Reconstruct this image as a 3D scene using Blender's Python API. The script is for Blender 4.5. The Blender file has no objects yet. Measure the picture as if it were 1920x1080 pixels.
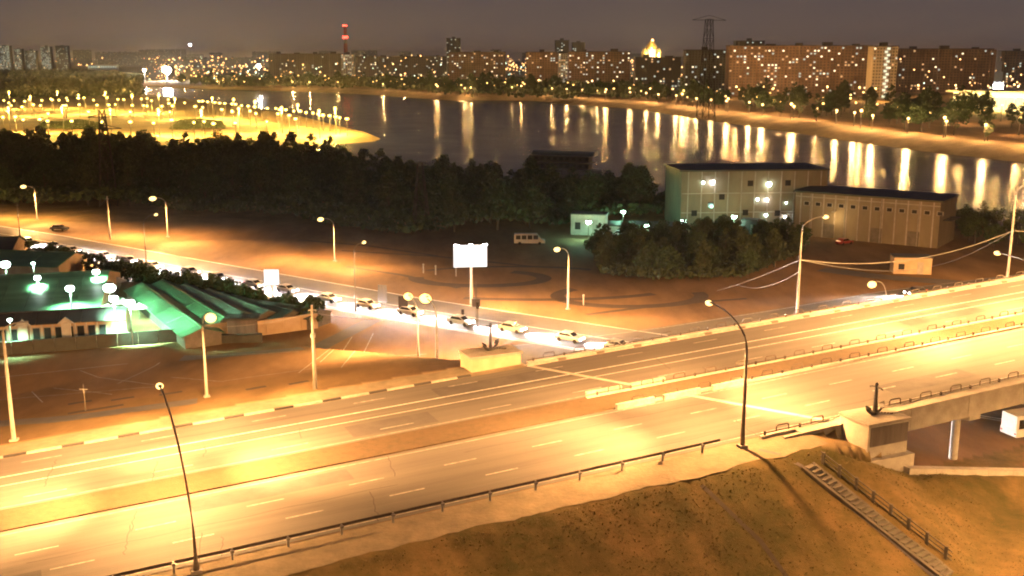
import bpy, math, random
import numpy as np
from mathutils import Vector, Matrix
random.seed(7); np.random.seed(7)
R = math.radians
SC = bpy.context.scene
COL = SC.collection
# ------------------------------------------------------------ camera, sky, exposure
F = 2000.0; CH = 42.0; PITCH = math.atan(430/F)
cd = bpy.data.cameras.new('camera'); cam = bpy.data.objects.new('camera', cd); COL.objects.link(cam)
cd.sensor_width = 36; cd.lens = 36*F/1920; cd.clip_end = 30000; cd.clip_start = 0.5
cam.location = (0, 0, CH); cam.rotation_euler = (math.pi/2-PITCH, 0, 0); SC.camera = cam
W = bpy.data.worlds.new('World'); SC.world = W; W.use_nodes = True
wn = W.node_tree; wn.nodes.clear()
_out = wn.nodes.new('ShaderNodeOutputWorld'); _bg = wn.nodes.new('ShaderNodeBackground')
_tc = wn.nodes.new('ShaderNodeTexCoord'); _sx = wn.nodes.new('ShaderNodeSeparateXYZ'); _rp = wn.nodes.new('ShaderNodeValToRGB')
wn.links.new(_tc.outputs['Generated'], _sx.inputs[0]); wn.links.new(_sx.outputs['Z'], _rp.inputs[0])
wn.links.new(_rp.outputs[0], _bg.inputs[0]); wn.links.new(_bg.outputs[0], _out.inputs[0])
_bg.inputs[1].default_value = 1.0
e = _rp.color_ramp.elements
e[0].position = 0.0; e[0].color = (0.118, 0.078, 0.064, 1)
e[1].position = 1.0; e[1].color = (0.024, 0.023, 0.042, 1)
for ps, c in ((0.025, (0.105, 0.078, 0.071, 1)), (0.06, (0.083, 0.066, 0.070, 1)), (0.14, (0.054, 0.048, 0.066, 1)), (0.35, (0.032, 0.031, 0.055, 1))):
    k = e.new(ps); k.color = c
SC.view_settings.view_transform = 'Standard'; SC.view_settings.look = 'None'
SC.view_settings.exposure = 0.0; SC.view_settings.gamma = 1.0; SC.view_settings.use_curve_mapping = False
SC.render.engine = 'CYCLES'
SC.cycles.use_denoising = True; SC.cycles.max_bounces = 5; SC.cycles.diffuse_bounces = 2; SC.cycles.glossy_bounces = 3
SC.cycles.transmission_bounces = 3; SC.cycles.volume_bounces = 0; SC.cycles.transparent_max_bounces = 8
SC.cycles.caustics_reflective = False; SC.cycles.caustics_refractive = False
SC.cycles.filter_width = 2.0; SC.cycles.use_light_tree = True
SC.cycles.sample_clamp_indirect = 4.0
HAZE = 1
# colours of light
SOD = (1.0, 0.50, 0.16); SODW = (1.0, 0.62, 0.24); GRN = (0.50, 1.0, 0.70); WHT = (0.95, 0.97, 1.0)

# ------------------------------------------------------------ projection helpers
cP, sP = math.cos(PITCH), math.sin(PITCH)
def at(px, py, z=0.0):
    d = ((px-960)/F, 1.0, -(py-540)/F)
    w = (d[0], d[1]*cP+d[2]*sP, -d[1]*sP+d[2]*cP)
    t = (z-CH)/w[2]
    return Vector((w[0]*t, w[1]*t, z))
def proj(w):
    v = (w[0], w[1], w[2]-CH); yc = v[1]*cP-v[2]*sP; zc = v[1]*sP+v[2]*cP
    return 960+F*v[0]/yc, 540-F*zc/yc
def rise(b, ytop):                       # height above point b whose image row is ytop
    lo, hi = -5.0, 400.0
    for _ in range(50):
        m = (lo+hi)/2
        if proj((b[0], b[1], b[2]+m))[1] > ytop: lo = m
        else: hi = m
    return lo
# ------------------------------------------------------------ highway frame
HA = 0.4373; HO = Vector((20.0, 94.735)); HU = Vector((math.cos(HA), math.sin(HA))); HN = Vector((-HU.y, HU.x))
def zr(s): return 6.5+0.0395*max(-110, s)
def S(s, n, dz=0.0):
    p = HO+HU*s+HN*n
    return Vector((p.x, p.y, zr(s)+dz))
def sn(x, y):
    d = Vector((x, y))-HO
    return d.dot(HU), d.dot(HN)
def sa(n): return 12.8-0.545*n
# ------------------------------------------------------------ river outline (world, at water level)
WZ = -2.0
far_px = [(-60, 158), (230, 161), (380, 167), (500, 170), (620, 174), (700, 178), (780, 184), (860, 189), (930, 188), (1000, 189), (1060, 195), (1100, 198), (1200, 205), (1300, 222), (1450, 243), (1600, 266), (1750, 286), (1920, 305), (2300, 357)]
near_px = [(2300, 520), (1960, 445), (1830, 425), (1700, 405), (1500, 390), (1270, 372), (1000, 355), (800, 340), (700, 325), (640, 305), (600, 290), (560, 276), (600, 270), (640, 269), (700, 266), (716, 260), (700, 253), (650, 242), (560, 218), (470, 203), (400, 194), (320, 184), (250, 176), (100, 168), (-60, 166)]
RIV = [at(x, y, WZ).xy for x, y in far_px]+[at(x, y, WZ).xy for x, y in near_px]
FARSHORE = [at(x, y, WZ).xy for x, y in far_px]
def sdist(X, Y, poly=RIV):               # signed distance, negative inside
    X = np.asarray(X, float); Y = np.asarray(Y, float)
    best = np.full(X.shape, 1e18); ins = np.zeros(X.shape, bool)
    n = len(poly)
    for i in range(n):
        ax, ay = poly[i]; bx, by = poly[(i+1) % n]
        dx, dy = bx-ax, by-ay; L = dx*dx+dy*dy+1e-12
        t = np.clip(((X-ax)*dx+(Y-ay)*dy)/L, 0, 1)
        best = np.minimum(best, (X-ax-t*dx)**2+(Y-ay-t*dy)**2)
        c = ((ay > Y) != (by > Y))
        with np.errstate(divide='ignore', invalid='ignore'):
            xi = ax+(Y-ay)*dx/(dy if dy != 0 else 1e-12)
        ins ^= c & (X < xi)
    return np.where(ins, -1, 1)*np.sqrt(best)
def smooth(a, b, x):
    t = np.clip((x-a)/(b-a), 0, 1); return t*t*(3-2*t)
def ground(X, Y, ret=False):
    X = np.asarray(X, float); Y = np.asarray(Y, float)
    dx, dy = X-HO.x, Y-HO.y
    s = dx*HU.x+dy*HU.y; n = dx*HN.x+dy*HN.y
    z = 6.5+0.0395*np.clip(s, -110, 110)
    S_a = 12.8-0.545*n
    e = z-0.22
    dn = np.maximum(0, -n-4.6); e = np.where(n < 0, z-0.12-dn*0.42+0.5*np.exp(-((dn-1)/3.0)**2)*0, e)
    df = np.maximum(0, n-36.0); e = np.where(n > 32.6, z-0.12-df*0.125, e)
    cut = np.where(s < 16, 6.75-0.40*np.maximum(0, s-7.5), 3.35-0.18*(s-16))
    e = np.where((n < -5.0) & (s > 7.5), np.minimum(e, cut-0.42*np.maximum(0, -n-7.5)), e)
    e = np.where((n >= -5.0) & (n < -1.4) & (s > 9.0), z-0.12-np.maximum(0, s-9)*0.32, e)
    e = np.where((n >= -6.0) & (n < -1.4) & (s > 17.5), -0.05, e)
    e = np.minimum(e, np.where(n > 33.5, z-np.maximum(0, s-S_a+1.0)*0.9, 1e9))
    e = np.where((n >= -3) & (n <= 33.5) & (s > S_a-0.8), -0.3, e)
    bump = 0.10*np.sin(X*0.9+1.3*np.sin(Y*0.37))*np.sin(Y*0.7+0.8*np.sin(X*0.41))+0.05*np.sin(X*2.3+Y*1.1)
    e = e+np.where(n < -5, bump*0.6*np.clip(e, 0, 1), np.where(n > 37, 0.22*bump*np.clip(e, 0, 1), 0))
    e = np.maximum(e, 0.0)
    d = sdist(X, Y)
    far = smooth(430, 470, Y)
    up = smooth(0, 26, d)*3.2*far*smooth(-60, 60, X+0.35*(Y-600))
    pen = smooth(0, 15, d)*1.0*far
    land = e+np.maximum(up, pen)
    bed = -6.0*smooth(-1.0, -12, d)
    edge = -2.2*(1-smooth(-0.5, 7, d))
    out = np.where(d > 7, land, land*smooth(0, 7, d)+edge+bed)
    if ret: return out, s, n, d
    return out
def gz(x, y): return float(ground(np.array([x]), np.array([y]))[0])
def ag(px, py):                          # the point of the ground seen at a pixel
    z = 0.0
    for _ in range(12):
        p = at(px, py, z); z = 0.5*z+0.5*gz(p.x, p.y)
    p = at(px, py, z); p.z = gz(p.x, p.y); return p

# ------------------------------------------------------------ materials
MATS = {}
def mat(name, c1, c2=None, scale=3.0, rough=0.8, metal=0.0, bump=0.0, detail=6.0, emit=None, es=0.0, stretch=None, c3=None, spec=0.5):
    m = bpy.data.materials.new(name); m.use_nodes = True; t = m.node_tree; b = t.nodes['Principled BSDF']
    b.inputs['Roughness'].default_value = rough; b.inputs['Metallic'].default_value = metal
    b.inputs['Specular IOR Level'].default_value = spec
    c2 = c2 or tuple(v*0.7 for v in c1)
    tc = t.nodes.new('ShaderNodeTexCoord'); mp = t.nodes.new('ShaderNodeMapping'); nz = t.nodes.new('ShaderNodeTexNoise')
    rp = t.nodes.new('ShaderNodeValToRGB')
    t.links.new(tc.outputs['Object'], mp.inputs[0]); t.links.new(mp.outputs[0], nz.inputs['Vector']); t.links.new(nz.outputs['Fac'], rp.inputs[0])
    if stretch: mp.inputs['Scale'].default_value = stretch
    nz.inputs['Scale'].default_value = scale; nz.inputs['Detail'].default_value = detail; nz.inputs['Roughness'].default_value = 0.65
    rp.color_ramp.elements[0].position = 0.33; rp.color_ramp.elements[0].color = (*c2, 1)
    rp.color_ramp.elements[1].position = 0.67; rp.color_ramp.elements[1].color = (*c1, 1)
    if c3:
        k = rp.color_ramp.elements.new(0.52); k.color = (*c3, 1)
    t.links.new(rp.outputs[0], b.inputs['Base Color'])
    if bump:
        n2 = t.nodes.new('ShaderNodeTexNoise'); n2.inputs['Scale'].default_value = scale*6; n2.inputs['Detail'].default_value = 5
        t.links.new(mp.outputs[0], n2.inputs['Vector'])
        bp = t.nodes.new('ShaderNodeBump'); bp.inputs['Strength'].default_value = bump; bp.inputs['Distance'].default_value = 0.1
        t.links.new(n2.outputs['Fac'], bp.inputs['Height']); t.links.new(bp.outputs[0], b.inputs['Normal'])
    if emit:
        b.inputs['Emission Color'].default_value = (*emit, 1); b.inputs['Emission Strength'].default_value = es
    MATS[name] = m; return m
def emis(name, c, s):
    m = bpy.data.materials.new(name); m.use_nodes = True; t = m.node_tree; t.nodes.clear()
    o = t.nodes.new('ShaderNodeOutputMaterial'); k = t.nodes.new('ShaderNodeEmission')
    k.inputs[0].default_value = (*c, 1); k.inputs[1].default_value = s; t.links.new(k.outputs[0], o.inputs[0])
    MATS[name] = m; return m
M = MATS
mat('asphalt', (0.118, 0.105, 0.095), (0.085, 0.077, 0.071), 0.5, 0.78, bump=0.25, stretch=(14, 0.55, 1), detail=8)
_mp = [n for n in M['asphalt'].node_tree.nodes if n.type == 'MAPPING'][0]; _mp.vector_type = 'TEXTURE'; _mp.inputs['Rotation'].default_value = (0, 0, HA)
mat('asphalt_low', (0.085, 0.078, 0.076), (0.05, 0.047, 0.047), 0.35, 0.75, bump=0.25, detail=8)
mat('paint', (0.78, 0.77, 0.72), (0.42, 0.40, 0.36), 2.5, 0.6)
mat('worn_paint', (0.42, 0.40, 0.36), (0.14, 0.13, 0.12), 1.6, 0.7)
mat('stair', (0.15, 0.13, 0.11), (0.09, 0.08, 0.065), 0.9, 0.9, bump=0.4)
mat('win_dark', (0.12, 0.09, 0.07), (0.06, 0.05, 0.04), 0.5, 0.4)
mat('concrete', (0.36, 0.33, 0.29), (0.25, 0.22, 0.19), 0.7, 0.85, bump=0.3)
mat('pale_concrete', (0.46, 0.43, 0.38), (0.33, 0.30, 0.26), 0.6, 0.85, bump=0.3)
mat('stone_dark', (0.13, 0.11, 0.11), (0.07, 0.06, 0.065), 1.2, 0.55, bump=0.1, stretch=(1, 1, 0.15))
mat('kerb_white', (0.46, 0.42, 0.36), (0.28, 0.26, 0.22), 2, 0.7)
mat('kerb_black', (0.045, 0.04, 0.038), (0.025, 0.022, 0.02), 2, 0.7)
mat('galv', (0.34, 0.33, 0.32), (0.20, 0.19, 0.18), 2, 0.5, metal=0.4)
mat('pole_pale', (0.34, 0.31, 0.27), (0.22, 0.20, 0.17), 1.2, 0.6)
mat('pole_dark', (0.16, 0.13, 0.10), (0.08, 0.065, 0.05), 1.2, 0.6)
mat('rail_dark', (0.10, 0.075, 0.055), (0.05, 0.04, 0.03), 3, 0.55, metal=0.3)
mat('iron', (0.045, 0.042, 0.04), (0.02, 0.019, 0.018), 4, 0.5, metal=0.5, bump=0.2)
mat('grass_strip', (0.095, 0.060, 0.030), (0.062, 0.043, 0.020), 1.2, 0.95, bump=0.8, detail=10)
mat('dry_grass', (0.17, 0.13, 0.055), (0.10, 0.082, 0.035), 0.3, 0.95)
mat('leaf', (0.045, 0.075, 0.022), (0.018, 0.034, 0.011), 0.35, 0.8, detail=4)
mat('leaf_b', (0.050, 0.066, 0.022), (0.022, 0.032, 0.011), 0.35, 0.8, detail=4)
mat('bark', (0.10, 0.075, 0.05), (0.05, 0.038, 0.026), 3, 0.9)
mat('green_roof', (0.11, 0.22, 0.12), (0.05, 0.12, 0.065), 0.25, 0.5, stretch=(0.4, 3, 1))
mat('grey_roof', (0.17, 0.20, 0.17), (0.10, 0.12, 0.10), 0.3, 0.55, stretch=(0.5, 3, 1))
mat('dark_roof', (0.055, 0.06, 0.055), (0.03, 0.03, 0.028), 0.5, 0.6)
mat('tan_wall', (0.48, 0.36, 0.24), (0.38, 0.27, 0.17), 0.5, 0.85)
mat('glass', (0.03, 0.03, 0.035), (0.02, 0.02, 0.022), 2, 0.12, spec=0.7)
mat('wall_panel', (0.22, 0.185, 0.125), (0.12, 0.10, 0.07), 0.12, 0.85, stretch=(1, 1, 0.4))
mat('block_red', (0.33, 0.21, 0.14), (0.15, 0.09, 0.06), 0.07, 0.85)
mat('block_pale', (0.42, 0.36, 0.26), (0.34, 0.28, 0.20), 0.03, 0.85)
mat('block_grey', (0.22, 0.20, 0.17), (0.15, 0.14, 0.12), 0.03, 0.85)
mat('block_white', (0.62, 0.62, 0.56), (0.5, 0.5, 0.44), 0.03, 0.8)
mat('block_dark', (0.10, 0.09, 0.095), (0.07, 0.06, 0.065), 0.03, 0.85)
mat('car_paint', (0.55, 0.55, 0.56), (0.50, 0.50, 0.51), 1, 0.3, metal=0.3)
mat('car_dark', (0.05, 0.05, 0.06), (0.045, 0.045, 0.05), 1, 0.3, metal=0.3)
mat('car_red', (0.30, 0.04, 0.03), (0.25, 0.035, 0.03), 1, 0.3, metal=0.2)
mat('rubber', (0.02, 0.02, 0.02), (0.015, 0.015, 0.015), 3, 0.8)
mat('dark_steel', (0.05, 0.04, 0.035), (0.03, 0.025, 0.022), 2, 0.8)
mat('shoulder', (0.25, 0.20, 0.13), (0.15, 0.12, 0.08), 0.5, 0.95, bump=0.5, detail=10)
mat('track', (0.060, 0.042, 0.030), (0.040, 0.028, 0.020), 0.8, 0.9)
mat('sand', (0.36, 0.27, 0.16), (0.26, 0.19, 0.11), 0.05, 0.95)
mat('boat_white', (0.6, 0.56, 0.5), (0.45, 0.42, 0.36), 0.5, 0.6)
mat('gold', (0.7, 0.45, 0.12), (0.6, 0.38, 0.1), 0.2, 0.35, metal=0.8)
emis('lamp_sodium', (1, 0.66, 0.22), 3.6); emis('lamp_far', (1, 0.58, 0.17), 7); emis('lamp_pen', (1, 0.70, 0.16), 8)
emis('lamp_bank', (1, 0.62, 0.22), 9)
emis('lamp_green', (0.62, 1, 0.80), 70); emis('lamp_white', (0.95, 0.95, 1.0), 80); emis('lamp_market', (0.75, 1, 0.85), 40)
emis('flood', (1, 0.93, 0.85), 900); emis('flood_blue', (0.75, 0.8, 1), 300); emis('red_light', (1, 0.05, 0.03), 9)
emis('win_warm', (1, 0.60, 0.26), 0.9); emis('win_cool', (0.80, 0.95, 0.80), 0.8); emis('win_bright', (1, 0.84, 0.52), 2.2)
emis('win_strip', (0.95, 0.95, 0.68), 1.1); emis('city_warm', (1, 0.50, 0.17), 9); emis('city_cool', (0.7, 1, 0.8), 5)
emis('billboard', (1, 0.98, 0.97), 1.5); emis('headlight', (1, 0.95, 0.92), 40); emis('tail', (1, 0.04, 0.02), 4)
emis('arena', (1, 0.76, 0.28), 2.6)

# terrain material: cover painted per vertex (r = grass, g = sand)
def ground_mat():
    m = bpy.data.materials.new('ground'); m.use_nodes = True; t = m.node_tree; b = t.nodes['Principled BSDF']; b.inputs['Roughness'].default_value = 0.95
    b.inputs['Specular IOR Level'].default_value = 0.2
    at_ = t.nodes.new('ShaderNodeAttribute'); at_.attribute_name = 'cover'; sp = t.nodes.new('ShaderNodeSeparateColor'); t.links.new(at_.outputs['Color'], sp.inputs[0])
    tc = t.nodes.new('ShaderNodeTexCoord')
    def noise(sc, a, b_, p0=0.35, p1=0.65, d=8, st=None):
        n = t.nodes.new('ShaderNodeTexNoise'); n.inputs['Scale'].default_value = sc; n.inputs['Detail'].default_value = d; n.inputs['Roughness'].default_value = 0.7
        if st:
            mp = t.nodes.new('ShaderNodeMapping'); mp.inputs['Scale'].default_value = st; mp.inputs['Rotation'].default_value = (0, 0, 0.5)
            t.links.new(tc.outputs['Object'], mp.inputs[0]); t.links.new(mp.outputs[0], n.inputs['Vector'])
        else: t.links.new(tc.outputs['Object'], n.inputs['Vector'])
        r = t.nodes.new('ShaderNodeValToRGB'); t.links.new(n.outputs['Fac'], r.inputs[0])
        r.color_ramp.elements[0].position = p0; r.color_ramp.elements[1].position = p1
        r.color_ramp.elements[0].color = (*a, 1); r.color_ramp.elements[1].color = (*b_, 1); return r
    dirt = noise(0.06, (0.105, 0.064, 0.032), (0.235, 0.142, 0.070), st=(1, 0.35, 1))
    grass = noise(0.35, (0.105, 0.088, 0.034), (0.185, 0.128, 0.060))
    g2 = noise(0.09, (0.55, 0.60, 0.5), (1.15, 1.05, 1.0), 0.4, 0.6)
    sand = noise(0.08, (0.22, 0.155, 0.085), (0.36, 0.26, 0.15))
    mul = t.nodes.new('ShaderNodeMix'); mul.data_type = 'RGBA'; mul.blend_type = 'MULTIPLY'; mul.inputs[0].default_value = 1
    t.links.new(grass.outputs[0], mul.inputs[6]); t.links.new(g2.outputs[0], mul.inputs[7])
    m1 = t.nodes.new('ShaderNodeMix'); m1.data_type = 'RGBA'; t.links.new(sp.outputs[0], m1.inputs[0]); t.links.new(dirt.outputs[0], m1.inputs[6]); t.links.new(mul.outputs[2], m1.inputs[7])
    m2 = t.nodes.new('ShaderNodeMix'); m2.data_type = 'RGBA'; t.links.new(sp.outputs[1], m2.inputs[0]); t.links.new(m1.outputs[2], m2.inputs[6]); t.links.new(sand.outputs[0], m2.inputs[7])
    t.links.new(m2.outputs[2], b.inputs['Base Color'])
    n = t.nodes.new('ShaderNodeTexNoise'); n.inputs['Scale'].default_value = 1.3; n.inputs['Detail'].default_value = 10; n.inputs['Roughness'].default_value = 0.75
    t.links.new(tc.outputs['Object'], n.inputs['Vector'])
    bp = t.nodes.new('ShaderNodeBump'); bp.inputs['Strength'].default_value = 0.6; bp.inputs['Distance'].default_value = 0.15
    t.links.new(n.outputs['Fac'], bp.inputs['Height']); t.links.new(bp.outputs[0], b.inputs['Normal'])
    MATS['ground'] = m
ground_mat()
def water_mat():
    m = bpy.data.materials.new('water'); m.use_nodes = True; t = m.node_tree; b = t.nodes['Principled BSDF']
    b.inputs['Base Color'].default_value = (0.012, 0.018, 0.045, 1); b.inputs['Roughness'].default_value = 0.17
    b.inputs['IOR'].default_value = 1.33; b.inputs['Specular IOR Level'].default_value = 0.5
    tc = t.nodes.new('ShaderNodeTexCoord'); n = t.nodes.new('ShaderNodeTexNoise'); n.inputs['Scale'].default_value = 0.05; n.inputs['Detail'].default_value = 3
    t.links.new(tc.outputs['Object'], n.inputs['Vector'])
    mr = t.nodes.new('ShaderNodeMapRange'); mr.inputs['To Min'].default_value = 0.17; mr.inputs['To Max'].default_value = 0.28
    t.links.new(n.outputs['Fac'], mr.inputs[0]); t.links.new(mr.outputs[0], b.inputs['Roughness'])
    MATS['water'] = m
water_mat()

# ------------------------------------------------------------ mesh builder
class MB:
    def __init__(s): s.v = []; s.f = []
    def quad(s, a, b, c, d):
        k = len(s.v); s.v += [tuple(a), tuple(b), tuple(c), tuple(d)]; s.f.append((k, k+1, k+2, k+3)); return s
    def tri(s, a, b, c):
        k = len(s.v); s.v += [tuple(a), tuple(b), tuple(c)]; s.f.append((k, k+1, k+2)); return s
    def box(s, c, d, rz=0.0, taper=1.0, shear=0.0):   # centre, size
        k = len(s.v); ca, sa_ = math.cos(rz), math.sin(rz)
        for z in (-1, 1):
            q = taper if z > 0 else 1
            for x, y in ((-1, -1), (1, -1), (1, 1), (-1, 1)):
                X = x*d[0]/2*q; Y = y*d[1]/2*q
                s.v.append((c[0]+X*ca-Y*sa_, c[1]+X*sa_+Y*ca, c[2]+z*d[2]/2+shear*X))
        s.f += [(k+3, k+2, k+1, k), (k+4, k+5, k+6, k+7)]+[(k+i, k+(i+1) % 4, k+4+(i+1) % 4, k+4+i) for i in range(4)]
        return s
    def tube(s, pts, rad, n=8, cap=True):
        pts = [Vector(p) for p in pts]
        if not isinstance(rad, (list, tuple)): rad = [rad]*len(pts)
        k0 = len(s.v)
        for i, p in enumerate(pts):
            d = (pts[min(i+1, len(pts)-1)]-pts[max(i-1, 0)]).normalized()
            up = Vector((0, 0, 1)) if abs(d.z) < 0.9 else Vector((1, 0, 0))
            a = d.cross(up).normalized(); b = d.cross(a)
            for j in range(n):
                t = 2*math.pi*j/n
                s.v.append(tuple(p+(a*math.cos(t)+b*math.sin(t))*rad[i]))
        for i in range(len(pts)-1):
            for j in range(n):
                q = k0+i*n
                s.f.append((q+j, q+(j+1) % n, q+n+(j+1) % n, q+n+j))
        if cap:
            s.f.append(tuple(k0+j for j in reversed(range(n)))); q = k0+(len(pts)-1)*n; s.f.append(tuple(q+j for j in range(n)))
        return s
    def blob(s, c, r, nu=8, nv=5):
        k = len(s.v); rr = r if isinstance(r, (list, tuple)) else (r, r, r)
        for i in range(nv+1):
            ph = math.pi*i/nv
            for j in range(nu):
                th = 2*math.pi*j/nu
                s.v.append((c[0]+rr[0]*math.sin(ph)*math.cos(th), c[1]+rr[1]*math.sin(ph)*math.sin(th), c[2]+rr[2]*math.cos(ph)))
        for i in range(nv):
            for j in range(nu):
                s.f.append((k+i*nu+j, k+(i+1)*nu+j, k+(i+1)*nu+(j+1) % nu, k+i*nu+(j+1) % nu))
        return s
    def prism(s, poly, z0, z1):
        k = len(s.v); n = len(poly)
        a = sum(poly[i][0]*poly[(i+1) % n][1]-poly[(i+1) % n][0]*poly[i][1] for i in range(n))
        if a < 0: poly = list(poly)[::-1]
        for z in (z0, z1):
            for i, p in enumerate(poly):
                s.v.append((p[0], p[1], z(p) if callable(z) else z))
        s.f.append(tuple(k+i for i in reversed(range(n)))); s.f.append(tuple(k+n+i for i in range(n)))
        s.f += [(k+i, k+(i+1) % n, k+n+(i+1) % n, k+n+i) for i in range(n)]
        return s
    def extr(s, prof, half, axis='y'):    # profile in x-z, extruded along y
        k = len(s.v); n = len(prof)
        a = sum(prof[i][0]*prof[(i+1) % n][1]-prof[(i+1) % n][0]*prof[i][1] for i in range(n))
        if a < 0: prof = list(prof)[::-1]
        for y in (-half, half):
            for x, z in prof: s.v.append((x, y, z) if axis == 'y' else (y, x, z))
        s.f.append(tuple(k+i for i in range(n))); s.f.append(tuple(k+n+i for i in reversed(range(n))))
        s.f += [(k+(i+1) % n, k+i, k+n+i, k+n+(i+1) % n) for i in range(n)]
        return s
    def mesh(s, name, m):
        me = bpy.data.meshes.new(name); me.from_pydata(s.v, [], s.f)
        for q in (m if isinstance(m, (list, tuple)) else [m]): me.materials.append(q if not isinstance(q, str) else MATS[q])
        me.validate(); me.update(); return me
    def build(s, name, m, parent=None, loc=None, rz=0.0, smooth=False):
        me = s.mesh(name, m)
        if smooth: me.polygons.foreach_set('use_smooth', [True]*len(me.polygons))
        o = bpy.data.objects.new(name, me); COL.objects.link(o)
        if parent: o.parent = parent
        if loc is not None: o.location = loc
        o.rotation_euler.z = rz
        return o
def tag(o, label=None, cat=None, group=None, kind=None):
    if label: o['label'] = label
    if cat: o['category'] = cat
    if group: o['group'] = group
    if kind: o['kind'] = kind
    return o
def thing(name, label, cat, loc=(0, 0, 0), rz=0.0, group=None):
    o = bpy.data.objects.new(name, None); COL.objects.link(o); o.location = loc; o.rotation_euler.z = rz
    o.empty_display_size = 0.3
    return tag(o, label, cat, group)
def copy_tree(o, parent=None):
    c = o.copy(); COL.objects.link(c); c.parent = parent
    for ch in list(o.children): copy_tree(ch, c)
    return c
def light(name, kind, loc, power, color, parent=None, target=None, size=0.25, spot=150, blend=0.6):
    d = bpy.data.lights.new(name, kind); d.energy = power; d.color = color; d.shadow_soft_size = size
    if kind == 'SPOT': d.spot_size = R(spot); d.spot_blend = blend
    o = bpy.data.objects.new(name, d); COL.objects.link(o); o.location = loc
    if parent: o.parent = parent
    if target is not None: o.rotation_euler = (Vector(target)-Vector(loc)).to_track_quat('-Z', 'Y').to_euler()
    return o

# ------------------------------------------------------------ terrain
ths = np.concatenate([np.linspace(-85, -32, 70), np.linspace(-31.8, 31.8, 420), np.linspace(32, 85, 70)])
rs = [12.0]
while rs[-1] < 20000: rs.append(rs[-1]*(1.0095 if rs[-1] < 330 else 1.018 if rs[-1] < 2500 else 1.08))
rs = np.array(rs); TH, RR = np.meshgrid(np.radians(ths), rs)
X = RR*np.sin(TH); Y = RR*np.cos(TH)
Z, s_, n_, d_ = ground(X, Y, True)
nr, nt = X.shape
V = np.stack([X.ravel(), Y.ravel(), Z.ravel()], 1)
idx = np.arange(nr*nt).reshape(nr, nt)
Q = np.stack([idx[:-1, :-1].ravel(), idx[:-1, 1:].ravel(), idx[1:, 1:].ravel(), idx[1:, :-1].ravel()], 1)
me = bpy.data.meshes.new('ground'); me.vertices.add(len(V)); me.vertices.foreach_set('co', V.ravel())
me.loops.add(Q.size); me.loops.foreach_set('vertex_index', Q[:, ::-1].ravel()); me.polygons.add(len(Q))
me.polygons.foreach_set('loop_start', np.arange(0, Q.size, 4)); me.update(); me.validate()
me.polygons.foreach_set('use_smooth', [True]*len(me.polygons))
grass = np.where(n_ < 0, 1.0, 0.0)
grass = np.maximum(grass, np.where((n_ > 33) & (n_ < 50) & (s_ < -6), 0.35, 0))
grass = np.maximum(grass, smooth(262, 285, Y)*(Y < 440)*0.9)
grass = np.maximum(grass, (Y > 700)*smooth(30, 70, d_)*0.8)
sand = np.where((n_ < -1) & (n_ > -5.2) & (s_ > 8) & (s_ < 15), 0.8, 0.0)
sand = np.maximum(sand, np.where((n_ > 32) & (n_ < 37) & (s_ < -6), 0.9, 0.0))
sand = np.maximum(sand, (Y > 430)*(d_ < 34)*smooth(34, 22, d_)*1.0)
sand = np.maximum(sand, (Y > 480)*(X < -60)*(Y < 1150)*smooth(-60, -90, X)*(0.45+0.4*np.sin(X*0.05+2*np.sin(Y*0.013))*np.sin(Y*0.021+X*0.01)))
ca = me.color_attributes.new('cover', 'FLOAT_COLOR', 'POINT')
ca.data.foreach_set('color', np.stack([grass.ravel(), sand.ravel(), grass.ravel()*0, np.ones(grass.size)], 1).astype(np.float32).ravel())
me.materials.append(M['ground'])
go = bpy.data.objects.new('ground', me); COL.objects.link(go); tag(go, 'brown dirt and olive grass ground around roads and river', None, None, 'structure')
wb = MB(); wb.prism([tuple(p) for p in RIV], WZ-0.02, WZ)
# widen water outward a little: one big sheet under the banks instead
wb = MB(); wb.quad((-4000, 200, WZ), (1500, 200, WZ), (1500, 3200, WZ), (-4000, 3200, WZ))
tag(wb.build('river_water', 'water'), 'dark calm river reflecting the lamps of far bank', None, None, 'structure')

def drape(name, pts, width, m, lift=0.05, kind='structure', label=None, step=1.5, off=0.0, flat=None):
    """strip following a world polyline, lying on the ground"""
    P_ = [Vector(p[:2]) for p in pts]; out = []
    for a, b in zip(P_[:-1], P_[1:]):
        k = max(1, int((b-a).length/step))
        out += [a.lerp(b, i/k) for i in range(k)]
    out.append(P_[-1]); L = []
    ws = width if callable(width) else (lambda t: width)
    for i, p in enumerate(out):
        d = (out[min(i+1, len(out)-1)]-out[max(i-1, 0)]).normalized(); nn = Vector((-d.y, d.x)); w = ws(i/(len(out)-1))
        row = []
        k = max(1, int(w/2.0))
        for j in range(k+1): row.append(p+nn*(off+(-w/2+w*j/k)))
        L.append(row)
    b = MB()
    K = len(L[0])
    if any(len(r) != K for r in L):
        L = [[r[0], r[-1]] for r in L]; K = 2
    allp = [q for r in L for q in r]
    zz = ground(np.array([q.x for q in allp]), np.array([q.y for q in allp])) if flat is None else np.full(len(allp), flat)
    b.v = [(q.x, q.y, float(z)+lift) for q, z in zip(allp, zz)]
    for i in range(len(L)-1):
        for j in range(K-1): b.f.append((i*K+j, i*K+j+1, (i+1)*K+j+1, (i+1)*K+j)[::-1])
    o = b.build(name, m)
    if kind: o['kind'] = kind
    if label: o['label'] = label
    return o
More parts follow.
